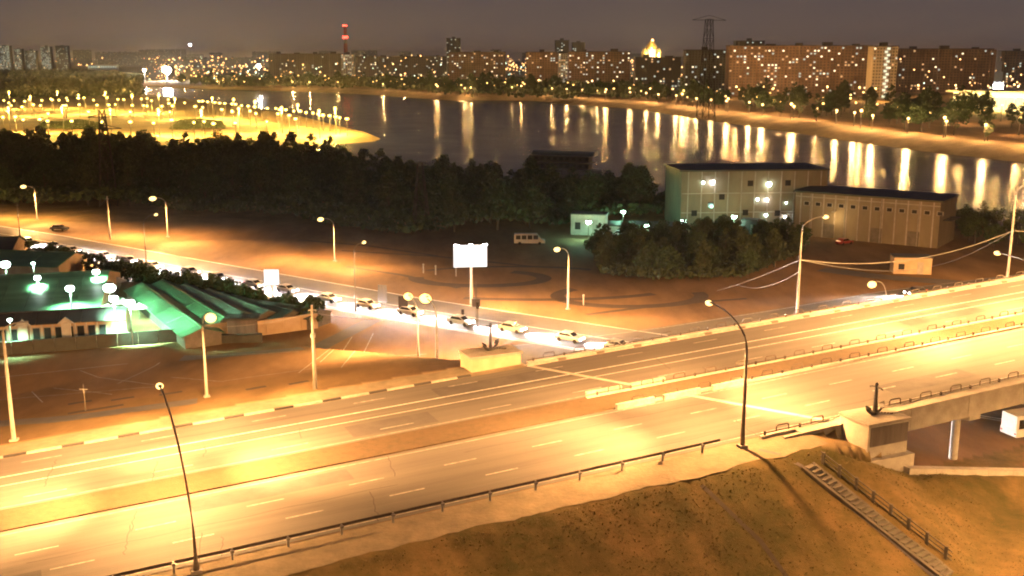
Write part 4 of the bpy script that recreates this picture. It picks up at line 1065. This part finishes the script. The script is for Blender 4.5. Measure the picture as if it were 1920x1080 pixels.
TREES = [(leafmesh('crown', 1, 4.6, 4.8, 7.8, 70, 34, 0.42, 'leaf'), trunkmesh(1, 10, 0.28, 4)), (leafmesh('crown', 2, 3.7, 5.6, 8.2, 62, 34, 0.40, 'leaf_b'), trunkmesh(2, 11, 0.26, 3.4)),
         (leafmesh('crown', 3, 5.2, 4.2, 7.0, 75, 34, 0.45, 'leaf'), trunkmesh(3, 9, 0.3, 4.6)), (leafmesh('crown', 4, 2.6, 6.0, 8.0, 48, 34, 0.38, 'leaf_b'), trunkmesh(4, 12, 0.22, 2.3))]
BUSH = [(leafmesh('crown', 5, 1.7, 1.3, 1.3, 22, 40, 0.22, 'leaf'), trunkmesh(5, 1.6, 0.07, 1.2)), (leafmesh('crown', 6, 1.4, 1.7, 1.6, 20, 40, 0.22, 'leaf_b'), trunkmesh(6, 2.0, 0.07, 1.0))]
def tree(p, sc, label, cat, group, kinds=TREES, name='broadleaf_tree', zs=1.0):
    k = random.randrange(len(kinds)); cm, tm = kinds[k]
    t = thing(name, label, cat, p, random.uniform(0, 6.28), group); t.scale = (sc, sc, sc*zs)
    for nme, mm in (('crown', cm), ('trunk', tm)):
        o = bpy.data.objects.new(nme, mm); COL.objects.link(o); o.parent = t
    return t
random.seed(21)
def scatter(poly_px, spacing, fn, z=0.0, jit=0.45):
    P_ = [at(x, y, z).xy for x, y in poly_px]
    xs = [p.x for p in P_]; ys = [p.y for p in P_]; c = 0
    y = min(ys); row = 0
    while y < max(ys):
        x = min(xs)+(row % 2)*spacing/2
        while x < max(xs):
            q = Vector((x+random.uniform(-jit, jit)*spacing, y+random.uniform(-jit, jit)*spacing))
            if float(sdist(np.array([q.x]), np.array([q.y]), P_)[0]) < 0 and float(sdist(np.array([q.x]), np.array([q.y]))[0]) > 6: fn(q); c += 1
            x += spacing
        y += spacing*0.87; row += 1
    return c
c1 = scatter([(-60, 300), (150, 304), (330, 308), (520, 318), (620, 330), (700, 350), (760, 372), (900, 400), (820, 432), (640, 412), (420, 392), (200, 386), (-60, 378)], 12.0,
        lambda q: tree((q.x, q.y, gz(q.x, q.y)), random.uniform(0.9, 1.2), 'dark broadleaf tree in the wood between lit peninsula and lower road', 'tree', 'trees of the dark wood behind the lower road'))
c2 = scatter([(700, 358), (860, 365), (1000, 375), (1270, 385), (1262, 412), (1150, 418), (1060, 425), (930, 432), (780, 440), (740, 420)], 10.5,
        lambda q: tree((q.x, q.y, gz(q.x, q.y)), random.uniform(0.75, 1.0), 'dark tree of the riverside wood left of the tall warehouse', 'tree', 'trees of the riverside wood'))
c3 = scatter([(1110, 470), (1250, 452), (1480, 452), (1510, 480), (1400, 522), (1230, 532), (1130, 520)], 5.8,
        lambda q: tree((q.x, q.y, gz(q.x, q.y)), random.uniform(0.38, 0.6), 'olive green scrub tree in the thicket before the warehouse', 'tree', 'scrub trees of the thicket', zs=1.0, name='scrub_tree'))
c4 = scatter([(1790, 418), (1850, 428), (1940, 455), (1940, 475), (1860, 470), (1800, 450)], 6.5,
        lambda q: tree((q.x, q.y, 0), random.uniform(0.4, 0.6), 'dark tree on the river shore at right of the warehouses', 'tree', 'shore trees right of the warehouses'))
for i in range(52):
    x = 40+i*10.8; y = 466+0.235*x+random.uniform(-3, 3)
    p = at(x, y+4, 0)
    if proj(p)[1] > 0: tree((p.x, p.y, 0), random.uniform(0.9, 1.7), 'dark bush in the line between market roofs and lower road', 'bush', 'bushes behind the market roofs', BUSH, 'roadside_bush')
# far bank trees
def farshore(dist_along, off):
    P_ = FARSHORE[::-1]; acc = 0
    for a, b in zip(P_[:-1], P_[1:]):
        l = (b-a).length
        if acc+l >= dist_along:
            d = (b-a).normalized(); q = a.lerp(b, (dist_along-acc)/l); return q+Vector((d.y, -d.x))*off
        acc += l
    return None
LF = sum((b-a).length for a, b in zip(FARSHORE[:-1], FARSHORE[1:]))
c5 = 0; dd_ = 20
while dd_ < LF*0.80:
    for o in (34, 66, 110):
        if random.random() < (0.5 if o > 40 else 0.35):
            q = farshore(dd_+random.uniform(-6, 6), o+random.uniform(-8, 8))
            if q is not None and q.y > 380:
                tree((q.x, q.y, gz(q.x, q.y)), random.uniform(1.0, 1.7), 'dark tree among the lamps on the far river bank', 'tree', 'trees on the far river bank'); c5 += 1
    dd_ += 17
print('TREES', c1, c2, c3, c4, c5)

# ------------------------------------------------------------ far lamps
hm = MB().blob((0, 0, 0), 0.62, 8, 5).mesh('lamp_head', 'lamp_bank'); hm2 = MB().blob((0, 0, 0), 0.62, 8, 5).mesh('lamp_head', 'lamp_pen')
hm3 = MB().blob((0, 0, 0), 0.55, 8, 5).mesh('lamp_head', 'lamp_far')
pmh = MB().tube([(0, 0, -0.5), (0, 0, 9)], [0.2, 0.1], 6).mesh('pole', 'pole_dark'); 
def farlamp(q, label, group, hm=hm, h=9.0, sc=1.0):
    z = gz(q.x, q.y); t = thing('street_lamp', label, 'street lamp', (q.x, q.y, z), 0, group); t.scale = (sc, sc, h/9.0)
    o = bpy.data.objects.new('pole', pmh); COL.objects.link(o); o.parent = t
    o = bpy.data.objects.new('lamp_head', hm); COL.objects.link(o); o.parent = t; o.location = (0, 0, 9.0); return t
random.seed(5); nf = 0
dd_ = 12
while dd_ < LF*0.93:                                       # first row along the water
    q = farshore(dd_, 24+random.uniform(-4, 4))
    if q is not None and q.y > 380:
        farlamp(q, 'orange lamp in the row nearest the water on far bank', 'first lamp row of the far bank', hm, 8, 1.15); nf += 1; light('lamp_light', 'POINT', (0, 0, 8.0), (30000 if dd_ < 420 else 20000)*random.uniform(0.6, 1.5), (1, .56, .20), COL.objects[-1].parent, None, 0.5)
    dd_ += random.uniform(26, 38) if dd_ < 900 else random.uniform(42, 70)
for off, sp, pr in ((62, 34, 0.9), (100, 45, 0.8), (150, 50, 0.75), (210, 60, 0.7)):
    dd_ = 10
    while dd_ < LF*0.93:
        q = farshore(dd_+random.uniform(-8, 8), off+random.uniform(-14, 14))
        if q is not None and q.y > 420 and random.random() < pr:
            farlamp(q, 'orange lamp standing inland among trees on far bank', 'inland lamps of the far bank', hm3, random.uniform(8, 11), random.uniform(0.9, 1.7)); nf += 1
            if nf % 3 == 0: light('lamp_light', 'POINT', (0, 0, 8.0), 22000, SOD, COL.objects[-1].parent, None, 0.5)
        dd_ += sp
npn = 0
def penline(pts, n, jx=0, jy=0):
    global npn
    for i in range(n):
        k = i/(n-1)*(len(pts)-1); j = min(int(k), len(pts)-2); f = k-j
        px = pts[j][0]+(pts[j+1][0]-pts[j][0])*f+random.uniform(-jx, jx); py = pts[j][1]+(pts[j+1][1]-pts[j][1])*f+random.uniform(-jy, jy)
        q = ag(px, py); farlamp(q, 'yellow lamp on the brightly lit peninsula across from wood', 'lamps of the lit peninsula', hm2, 9.0, random.uniform(1.1, 1.9)); npn += 1
penline([(372, 211), (460, 222), (560, 236), (650, 254)], 26, 3, 1)
penline([(10, 213), (80, 210), (140, 206), (260, 204), (340, 216)], 22, 10, 4)
penline([(0, 224), (100, 222), (200, 222), (300, 222), (430, 232), (540, 246)], 24, 12, 3)
penline([(0, 252), (60, 252), (130, 258), (270, 262), (360, 260), (420, 262), (560, 258)], 16, 10, 4)
penline([(90, 240), (290, 236), (450, 240)], 6, 15, 3)
print('LAMPS far', nf, 'pen', npn)

# ------------------------------------------------------------ far buildings
def block(label, x0, x1, ytop, ybase, m, depth=16, floors=None, bays=None, lit=0.1, strips=(), steps=(), cool=0.3, name='apartment_block', skew=0.0, litm='win_warm'):
    A = ag(x0, ybase); Bp = ag(x1, ybase); A = Vector((A.x, A.y, A.z)); 
    Bp = Vector((Bp.x, A.y+(Bp.x-A.x)*skew, A.z))
    L = (Bp-A).length; h = rise(A, ytop); rz = math.atan2(Bp.y-A.y, Bp.x-A.x)
    t = thing(name, label, 'building', A, rz)
    MB().box((L/2, depth/2, h/2-1), (L, depth, h+2)).build('wall', m, t)
    floors = floors or max(2, int(h/3.0)); fh = h/(floors+0.6)
    bays = bays or max(3, int(L/3.6)); bw = L/bays
    MB().box((L/2, depth/2, h+0.25), (L+0.8, depth+0.8, 0.9)).build('roof', 'block_dark', t)
    for i in range(max(1, int(L/28))):
        lh = 1.6+1.8*((i*7+int(x0)) % 3)/2
        MB().box(((i+0.5)*L/max(1, int(L/28)), depth/2, h+0.6+lh/2), (7+3*(i % 2), 5, lh)).build('lift_house', 'block_dark', t)
    for i in range(0, bays, 4):
        MB().box((i*bw+bw, -0.5, h/2), (bw*1.5, 1.0, h-1)).build('loggia_stack', m, t)
    w = MB(); rng = random.Random(int(x0*7+ytop)); lw = {'win_warm': MB(), 'win_cool': MB(), 'win_bright': MB()}
    for f in range(floors):
        for i in range(bays):
            x = (i+0.5)*bw; z = fh*(f+0.9); dy = -1.06 if (i % 4) in (0, 1) and (i % 4 == 0 or True) and abs((i-(i//4)*4)-0.5) < 1 else -0.06
            if i % 4 >= 2: dy = -0.06
            r = rng.random(); q = w
            if r < lit*1.1: q = lw['win_cool' if rng.random() < cool else 'win_bright' if rng.random() < 0.4 else 'win_warm']
            a = bw*0.27; c = fh*0.26
            q.quad((x-a, dy, z-c), (x+a, dy, z-c), (x+a, dy, z+c), (x-a, dy, z+c))
    o = w.build('window', 'win_dark', t); o['kind'] = 'stuff'
    for k, q in lw.items():
        if q.v: o = q.build('lit_window', k, t); o['kind'] = 'stuff'
    for (sx, sw) in strips:
        q = MB()
        for f in range(floors):
            z = fh*(f+0.9); x = (sx-x0)/(x1-x0)*L+(1.1 if f % 2 else -1.1); q.box((x, -1.3, z), (sw*L/(x1-x0), 0.3, fh*0.7))
        o = q.build('stair_light', 'win_strip', t)
    return t, A, L, h
B = {}
block('long grey apartment slab left of the striped chimney', 506, 640, 101, 152, 'block_grey', lit=0.05, cool=0.6)
block('narrow white tower block below the striped chimney', 641, 664, 102, 152, 'block_white', lit=0.3, cool=0.7)
block('low dark apartment slab right of the striped chimney', 668, 838, 106, 152, 'block_grey', lit=0.07, cool=0.5)
block('orange lit seventeen storey slab above the river bend', 842, 948, 98, 160, 'block_red', lit=0.12)
block('reddish apartment slab left of the pale stair tower', 986, 1046, 98, 163, 'block_red', lit=0.1)
block('pale narrow tower between two reddish slabs', 1047, 1064, 100, 163, 'block_white', lit=0.35, floors=17, bays=4, cool=0.6)
block('brown apartment slab right of the narrow pale tower', 1066, 1180, 97, 165, 'block_red', lit=0.14, cool=0.5)
block('dark apartment block left of the tall power pylon', 1190, 1275, 108, 170, 'block_dark', lit=0.14, cool=0.5)
block('dark apartment block behind the tall power pylon', 1283, 1358, 94, 172, 'block_grey', lit=0.12, cool=0.6)
block('long orange brown apartment slab on the right skyline', 1364, 1630, 86, 180, 'block_red', lit=0.13, depth=18)
block('tall pale tower with zigzag stair lights', 1631, 1678, 87, 186, 'block_pale', lit=0.04, strips=((1657, 6),), bays=8)
block('brown apartment slab right of the zigzag lit tower', 1681, 1856, 92, 175, 'block_red', lit=0.08)
block('brown apartment slab at the right edge of skyline', 1876, 1990, 96, 172, 'block_red', lit=0.1)
block('dark tall office silhouette behind the orange slab', 838, 864, 72, 150, 'block_dark', lit=0.12, cool=0.9)
block('dark stepped office tower behind the reddish slabs', 1040, 1066, 76, 150, 'block_dark', lit=0.12, cool=0.8)
block('dark office tower right of the stepped one', 1072, 1096, 80, 150, 'block_dark', lit=0.1, cool=0.8)
block('raised dark tower on the long brown slab', 1376, 1430, 77, 160, 'block_dark', lit=0.14)
block('slim green tinted tower first from left skyline end', 0, 22, 86, 140, 'block_grey', lit=0.5, cool=0.9)
block('slim green tinted tower second from left skyline end', 30, 44, 92, 140, 'block_dark', lit=0.5, cool=0.9)
block('slim green tinted tower with bright stripes at left', 50, 70, 95, 140, 'block_grey', lit=0.3, cool=0.9)
block('slim green tinted tower fourth from left skyline end', 80, 98, 88, 140, 'block_dark', lit=0.5, cool=0.9)
block('slim tower before the low dark left wood', 108, 130, 86, 140, 'block_dark', lit=0.2, cool=0.9)
block('low lit greenhouse like hall on the left horizon', 165, 220, 121, 131, 'block_white', lit=0.9, cool=0.9, floors=1, bays=12)
block('broad dark hall below the blue light', 330, 480, 108, 128, 'block_grey', lit=0.05, cool=0.9)
block('low dark block far left of the white floodlight', 180, 262, 98, 125, 'block_dark', lit=0.12, cool=0.4)
block('low reddish block left of the blue light', 262, 325, 94, 125, 'block_dark', lit=0.12, cool=0.3)
random.seed(9)
for i in range(26):
    x = 140+i*66+random.uniform(-20, 20); w = random.uniform(20, 55)
    block(['far dark block', 'distant low block', 'distant grey block'][i % 3]+' on the hazy skyline', x, x+w, random.uniform(92, 106), 118+random.uniform(0, 6), 'block_dark', lit=0.10, cool=0.4)
for o in list(COL.objects):
    if 'on the hazy skyline' in str(o.get('label', '')): o['group'] = 'distant skyline blocks'; o['label'] = 'distant dark block on the hazy skyline behind the lit slabs'
# chimney
b = ag(650, 150); h = rise(b, 47); t = thing('chimney', 'tall banded chimney with red warning lights above the skyline', 'chimney', b)
for k in range(6):
    MB().tube([(0, 0, h*k/6), (0, 0, h*(k+1)/6-0.05)], [5.0-2.2*k/6, 5.0-2.2*(k+1)/6], 16).build('band', 'block_grey' if k % 2 == 0 else 'car_red', t)
for z in (h, h*0.80, h*0.78):
    for a in range(5):
        r = 2.9 if z == h else 3.6
        MB().blob((r*math.cos(a*0.63-2.9), r*math.sin(a*0.63-2.9), z-1), 1.5, 6, 4).build('warning_light', 'red_light', t)
# gold domed church
b = ag(1220, 150); h = rise(b, 70); t = thing('church', 'gold lit church with a tall dome on the skyline', 'church', b)
MB().box((0, 0, h*0.25), (34, 34, h*0.5)).build('nave', 'block_pale', t)
MB().tube([(0, 0, h*0.5), (0, 0, h*0.72)], 9, 14).build('drum', 'block_pale', t)
MB().tube([(0, 0, h*0.72), (0, 0, h*0.77), (0, 0, h*0.84), (0, 0, h*0.92), (0, 0, h)], [9, 10.5, 8, 2.6, 0.3], 14).build('dome', 'gold', t, smooth=True)
for x, y in ((-13, -13), (13, -13), (-13, 13), (13, 13)):
    MB().tube([(x, y, h*0.5), (x, y, h*0.6), (x, y, h*0.64), (x, y, h*0.76)], [3.5, 3.5, 4.2, 0.2], 10).build('small_dome', 'gold', t)
MB().blob((0, -11, h*0.93), 2.2, 8, 5).build('flood_light', 'city_warm', t)
light('flood', 'POINT', (0, -40, h*0.6), 900000, (1, .75, .35), t, None, 2)
# white spire
b = ag(1866, 172); h = rise(b, 96); t = thing('spire_tower', 'slender white stepped tower near the right edge', 'tower', b)
for k in range(4): MB().box((0, 0, h*(0.125+0.25*k)), (13-3*k, 13-3*k, h*0.25-0.02)).build('tier', 'block_white', t)
MB().box((0, -7.0, h*0.12), (10, 0.3, 6)).build('blue_sign', 'flood_blue', t)
# lit arena
A = ag(1785, 207); Bp = at(1990, 214, A.z); L = (Bp-A).length; h = rise(A, 172)
t = thing('lit_hall', 'glaring yellow lit shopping hall on the far bank at right', 'building', A, math.atan2(Bp.y-A.y, Bp.x-A.x))
MB().prism([(0, 0), (L, 0), (L, 60), (12, 60)], -2, h).build('wall', 'block_white', t)
for i in range(14):
    MB().box((L*(i+0.5)/14, -0.2, h*0.42), (L/14*0.86, 0.3, h*0.62)).build('lit_panel', 'arena', t)
MB().prism([(-4, -5), (L, -5), (L, 62), (8, 62)], h+0.01, h+1.2).build('roof', 'block_pale', t)
for i in range(6): light('hall_flood', 'POINT', (L*(i+0.3)/6, -12, h*0.7), 30000, (1, .66, .22), t, None, 1.5)
# floodlights
for (px, py, by, r, m, lab, pw) in ((314, 131, 152, 8.0, 'flood', 'huge white floodlight mast glaring on the left skyline', 400000), (486, 124, 150, 3.8, 'flood', 'white floodlight mast left of the grey slab', 200000), (359, 84, 128, 4.5, 'flood_blue', 'bluish light high above the left skyline', 0), (272, 132, 152, 2.2, 'flood', 'small floodlight left of the huge one', 0), (1027, 130, 160, 1.8, 'flood', 'bright cool light beside the reddish slab', 0)):
    b = ag(px, by); h = rise(b, py); t = thing('floodlight_mast', lab, 'floodlight', b)
    MB().tube([(0, 0, 0), (0, 0, h)], [0.8, 0.4], 8).build('mast', 'galv', t)
    MB().blob((0, -1, h), (r, r, r*0.7), 10, 6).build('light_bank', m, t)
# facade washing lamps (the sodium floods below the slabs)
for (x, y, p) in ((860, 166, 1.0), (895, 166, 1.0), (930, 166, 1.0), (1010, 168, .6), (1050, 168, .5), (1110, 170, .5), (1150, 170, .4), (1380, 186, .8), (1430, 186, .9), (1490, 186, .8), (1550, 186, .8), (1610, 188, .8), (1640, 191, 1.1), (1665, 191, 1.1), (1720, 182, .6), (1790, 182, .6), (650, 155, .8), (560, 156, .4), (610, 156, .4), (720, 156, .4), (790, 156, .5), (1900, 180, .6)):
    q = ag(x, y); t = farlamp(q, 'strong sodium lamp at the foot of the lit apartment slabs', 'strong lamps below the slabs', hm, 12, 1.3)
    light('wash_light', 'POINT', (0, -1.5, 9.5), 60000*p*random.uniform(0.5, 1.5), SOD, t, None, 1.0)
# peninsula wash
for (x, y) in ((60, 218), (150, 214), (250, 214), (330, 224), (400, 222), (480, 232), (560, 242), (630, 252), (120, 250), (300, 255), (450, 252), (20, 205), (110, 204), (200, 206), (300, 212), (440, 226), (530, 250), (20, 250), (210, 255), (380, 258), (600, 258)):
    q = ag(x, y); t = farlamp(q, 'taller yellow lamp standing above the others on lit peninsula', 'taller lamps of the lit peninsula', hm2, 14, 1.2)
    light('wash_light', 'POINT', (0, 0, 8.0), 240000, (1, .60, .12), t, None, 1.0)
# bank wash along first row
for dd_ in (40, 110, 180, 260, 350, 450, 560, 700, 850, 1000):
    q = farshore(dd_, 22)
    if q is not None:
        t = farlamp(q, 'stronger orange lamp beside the sandy bank', 'stronger lamps of the far bank', hm, 10, 1.25); light('wash_light', 'POINT', (0, 0, 8.2), 16000, SOD, t, None, 0.8)
# distant lights, uncountable
random.seed(33); q1, q2 = MB(), MB()
for i in range(2400):
    x = random.uniform(-40, 1960); y = 112+random.random()**1.6*48
    if i > 1300: x = random.uniform(290, 1960); y = random.uniform(126, 158)+max(0, x-1200)*0.045
    if 0 < x < 270 and y > 128: continue
    if y < 112.5: y = 113
    b = at(x, y, 3); d = b.y; r = d/1500*random.choice([0.3, 0.45, 0.6, 0.9])
    hgt = random.uniform(6, 14) if random.random() < 0.6 else random.uniform(15, 45)
    (q1 if random.random() < 0.84 else q2).blob((b.x, b.y, b.z+hgt), r, 5, 3)
tag(q1.build('distant_city_lights', 'city_warm'), 'orange specks of light scattered over the distant city', 'lights', None, 'stuff')
tag(q2.build('distant_city_lights', 'city_cool'), 'greenish white specks of light over the distant city', 'lights', None, 'stuff')
# far wood, one mass
def mass(name, poly_px, n, h, leaf, m, label, zb=0):
    rng = np.random.RandomState(4); P_ = [at(x, y, zb).xy for x, y in poly_px]; xs = [p.x for p in P_]; ys = [p.y for p in P_]
    pts = np.stack([rng.uniform(min(xs), max(xs), n*6), rng.uniform(min(ys), max(ys), n*6)], 1)
    d = sdist(pts[:, 0], pts[:, 1], P_); dr = sdist(pts[:, 0], pts[:, 1]); pts = pts[(d < 0) & (dr > 3)][:n]; k = len(pts)
    zg = ground(pts[:, 0], pts[:, 1])
    hh = h*(0.65+0.35*np.sin(pts[:, 0]*0.11+np.sin(pts[:, 1]*0.07)*2)*np.sin(pts[:, 1]*0.09))
    c = np.stack([pts[:, 0], pts[:, 1], zg+hh*rng.uniform(0.3, 1, k)**0.6], 1)
    a = rng.normal(size=(k, 3)); a /= np.linalg.norm(a, axis=1)[:, None]; b = np.cross(a, rng.normal(size=(k, 3))); b /= np.linalg.norm(b, axis=1)[:, None]
    s = rng.uniform(0.6, 1.3, k)[:, None]*leaf
    V = np.stack([c-a*s, c-b*s*0.7, c+a*s, c+b*s*0.7], 1).reshape(-1, 3)
    me = bpy.data.meshes.new(name); me.vertices.add(len(V)); me.vertices.foreach_set('co', V.ravel()); me.loops.add(4*k); me.loops.foreach_set('vertex_index', np.arange(4*k)); me.polygons.add(k); me.polygons.foreach_set('loop_start', np.arange(0, 4*k, 4)); me.update()
    me.materials.append(MATS[m]); o = bpy.data.objects.new(name, me); COL.objects.link(o); return tag(o, label, 'wood', None, 'stuff')
mass('meadow_scrub', [(318, 246), (330, 232), (370, 227), (415, 232), (425, 246)], 5000, 1.6, 0.5, 'leaf_b', 'dark round scrub patch inside the lit peninsula')
mass('meadow_scrub', [(70, 246), (80, 234), (150, 229), (195, 236), (190, 246)], 5000, 1.6, 0.5, 'leaf_b', 'dark scrub patch at left on the lit peninsula')
mass('undergrowth', [(-60, 300), (330, 308), (620, 330), (760, 372), (1000, 375), (1265, 385), (1262, 412), (1060, 428), (900, 440), (760, 448), (560, 420), (300, 398), (-60, 386)], 60000, 6.5, 0.75, 'leaf', 'dark undergrowth filling the wood below the tree crowns')
mass('undergrowth', [(1105, 470), (1250, 452), (1480, 452), (1510, 480), (1400, 524), (1230, 536), (1125, 522)], 16000, 2.6, 0.4, 'leaf_b', 'olive undergrowth filling the thicket before the warehouse')
mass('distant_wood', [(-80, 196), (270, 183), (270, 152), (150, 140), (-80, 138)], 60000, 14, 3.2, 'leaf_b', 'dark far wood below the left skyline')
mass('distant_wood', [(380, 166), (380, 152), (700, 150), (1000, 155), (1250, 168), (1250, 196), (1060, 190), (860, 184), (700, 173), (500, 166)], 30000, 11, 2.4, 'leaf_b', 'dark far wood on the bank below the slabs')

# ------------------------------------------------------------ pylons
def pylon(label, b, h, w, arms, r=0.14):
    t = thing('power_pylon', label, 'pylon', b, 0.3)
    q = MB(); n = max(4, int(h/ (w*0.9)))
    def W_(k): return w*(1-0.72*k) if k < 1 else w*0.28
    for sx in (-1, 1):
        for sy in (-1, 1):
            q.tube([(sx*W_(0)/2, sy*W_(0)/2, 0), (sx*W_(1)/2, sy*W_(1)/2, h)], r, 4)
    q.build('legs', 'dark_steel', t)
    q = MB()
    for i in range(n):
        k0, k1 = i/n, (i+1)/n; a, c = W_(k0)/2, W_(k1)/2
        for (x0, y0, x1, y1) in ((-1, -1, 1, -1), (1, -1, 1, 1), (1, 1, -1, 1), (-1, 1, -1, -1)):
            q.tube([(x0*a, y0*a, k0*h), (x1*c, y1*c, k1*h)], r*0.55, 4); q.tube([(x1*a, y1*a, k0*h), (x0*c, y0*c, k1*h)], r*0.55, 4)
            q.tube([(x0*c, y0*c, k1*h), (x1*c, y1*c, k1*h)], r*0.5, 4)
    q.build('bracing', 'dark_steel', t)
    for z, l in arms:
        q = MB(); q.tube([(-l, 0, z*h), (l, 0, z*h)], r*0.8, 4); q.tube([(-l, 0, z*h), (0, 0, z*h+l*0.25)], r*0.6, 4); q.tube([(l, 0, z*h), (0, 0, z*h+l*0.25)], r*0.6, 4)
        q.build('crossarm', 'dark_steel', t)
    return t
b = at(1318, 352, 0); pylon('tall lattice power pylon rising behind the tall warehouse', b, rise(b, 36), 6.5, ((0.995, 6),), 0.11)
b = at(790, 432, 0); pylon('short square lattice mast in the riverside wood', b, rise(b, 305), 4.0, ((0.99, 2.2),), 0.13)
b = at(205, 385, 0); pylon('lattice pylon in the left wood against the lit peninsula', b, rise(b, 205), 5.0, ((0.8, 5), (0.92, 4)), 0.16)

# ------------------------------------------------------------ boat at the near shore
A = at(992, 330, WZ); t = thing('moored_boat', 'long moored river boat with rounded roof behind the wood', 'boat', A+Vector((14, 8, 0)), -0.35)
L = 30
q = MB(); hull = [(-L/2, -3.2), (L*0.38, -3.2), (L/2, 0), (L*0.38, 3.2), (-L/2, 3.2)]
q.prism(hull, -0.4, 2.0).build('hull', 'boat_white', t)
for z in (2.05, 4.7):
    MB().box((-1.5, 0, z+1.25), (L*0.8, 5.2, 2.3)).build('deck_cabin', 'block_dark', t)
    MB().box((-1.0, 0, z+2.5), (L*0.86, 6.2, 0.18)).build('deck_edge', 'boat_white', t)
    for i in range(9): MB().box((-L*0.36+i*L*0.085, 0, z+1.4), (1.4, 5.3, 1.0)).build('window', 'glass', t)
q = MB(); pr = [(3.1*math.cos(a), 7.4+1.6*math.sin(a)) for a in np.linspace(0, math.pi, 9)]
q.extr([(x, z) for x, z in pr], L*0.42, axis='x'); q.build('roof', 'grey_roof', t)
b = at(630, 306, WZ+1.0); t = thing('quay_light', 'bright lit kiosk at the water edge below the peninsula tip', 'kiosk', b)
MB().box((0, 0, 1.8), (7, 4, 3.6)).build('wall', 'pale_concrete', t); MB().box((0, 0, 3.8), (8, 5, 0.3)).build('roof', 'dark_roof', t)
for x in (-2, 2): MB().box((x, -2.1, 2.0), (2.6, 0.1, 2.2)).build('lit_window', 'win_bright', t)
MB().blob((-1.5, -2.5, 4.6), 0.9, 8, 5).build('lamp', 'lamp_sodium', t); MB().blob((1.5, -2.5, 4.6), 0.9, 8, 5).build('lamp', 'lamp_sodium', t)
light('lamp_light', 'POINT', (0, -4.5, 4.5), 5000, SODW, t, None, 0.4)
# grass blades on the near slope
def tufts():
    rng = np.random.RandomState(8); n = 20000
    s = rng.uniform(-75, 22, n); nn = -4.8-rng.uniform(0, 1, n)**1.2*24
    X = HO.x+HU.x*s+HN.x*nn; Y = HO.y+HU.y*s+HN.y*nn
    cl = np.sin(X*0.8+np.sin(Y*0.6))*np.sin(Y*0.9+1.5*np.sin(X*0.33)); k = cl > -0.75; X, Y = X[k], Y[k]; n = len(X)
    Zg = ground(X, Y); k = Zg > -1; a = rng.uniform(0, 6.28, n); h = rng.uniform(0.03, 0.11, n); w = rng.uniform(0.05, 0.14, n)
    lx, ly = rng.normal(0, 0.08, n), rng.normal(0, 0.08, n)
    V = np.stack([np.stack([X-np.cos(a)*w, Y-np.sin(a)*w, Zg-0.03], 1), np.stack([X+np.cos(a)*w, Y+np.sin(a)*w, Zg-0.03], 1), np.stack([X+lx, Y+ly, Zg+h], 1)], 1).reshape(-1, 3)
    me = bpy.data.meshes.new('grass_tufts'); me.vertices.add(3*n); me.vertices.foreach_set('co', V.ravel()); me.loops.add(3*n); me.loops.foreach_set('vertex_index', np.arange(3*n)); me.polygons.add(n); me.polygons.foreach_set('loop_start', np.arange(0, 3*n, 3)); me.update()
    me.materials.append(M['dry_grass']); o = bpy.data.objects.new('grass_tufts', me); COL.objects.link(o); tag(o, 'short dry grass tufts covering the near slope', 'grass', None, 'stuff')
tufts()
# ------------------------------------------------------------ haze
if HAZE:
    m = bpy.data.materials.new('haze'); m.use_nodes = True; t = m.node_tree; t.nodes.clear()
    o = t.nodes.new('ShaderNodeOutputMaterial'); v = t.nodes.new('ShaderNodeVolumePrincipled'); t.links.new(v.outputs[0], o.inputs['Volume'])
    v.inputs['Color'].default_value = (0.9, 0.85, 0.8, 1); v.inputs['Density'].default_value = 0.00006; v.inputs['Anisotropy'].default_value = 0.5
    MATS['haze'] = m
    h = MB().box((0, 8000, 70), (24000, 26000, 156)).build('haze', m); tag(h, 'thin night haze over the river and city', None, None, 'stuff')
print('OBJ', len(bpy.data.objects))
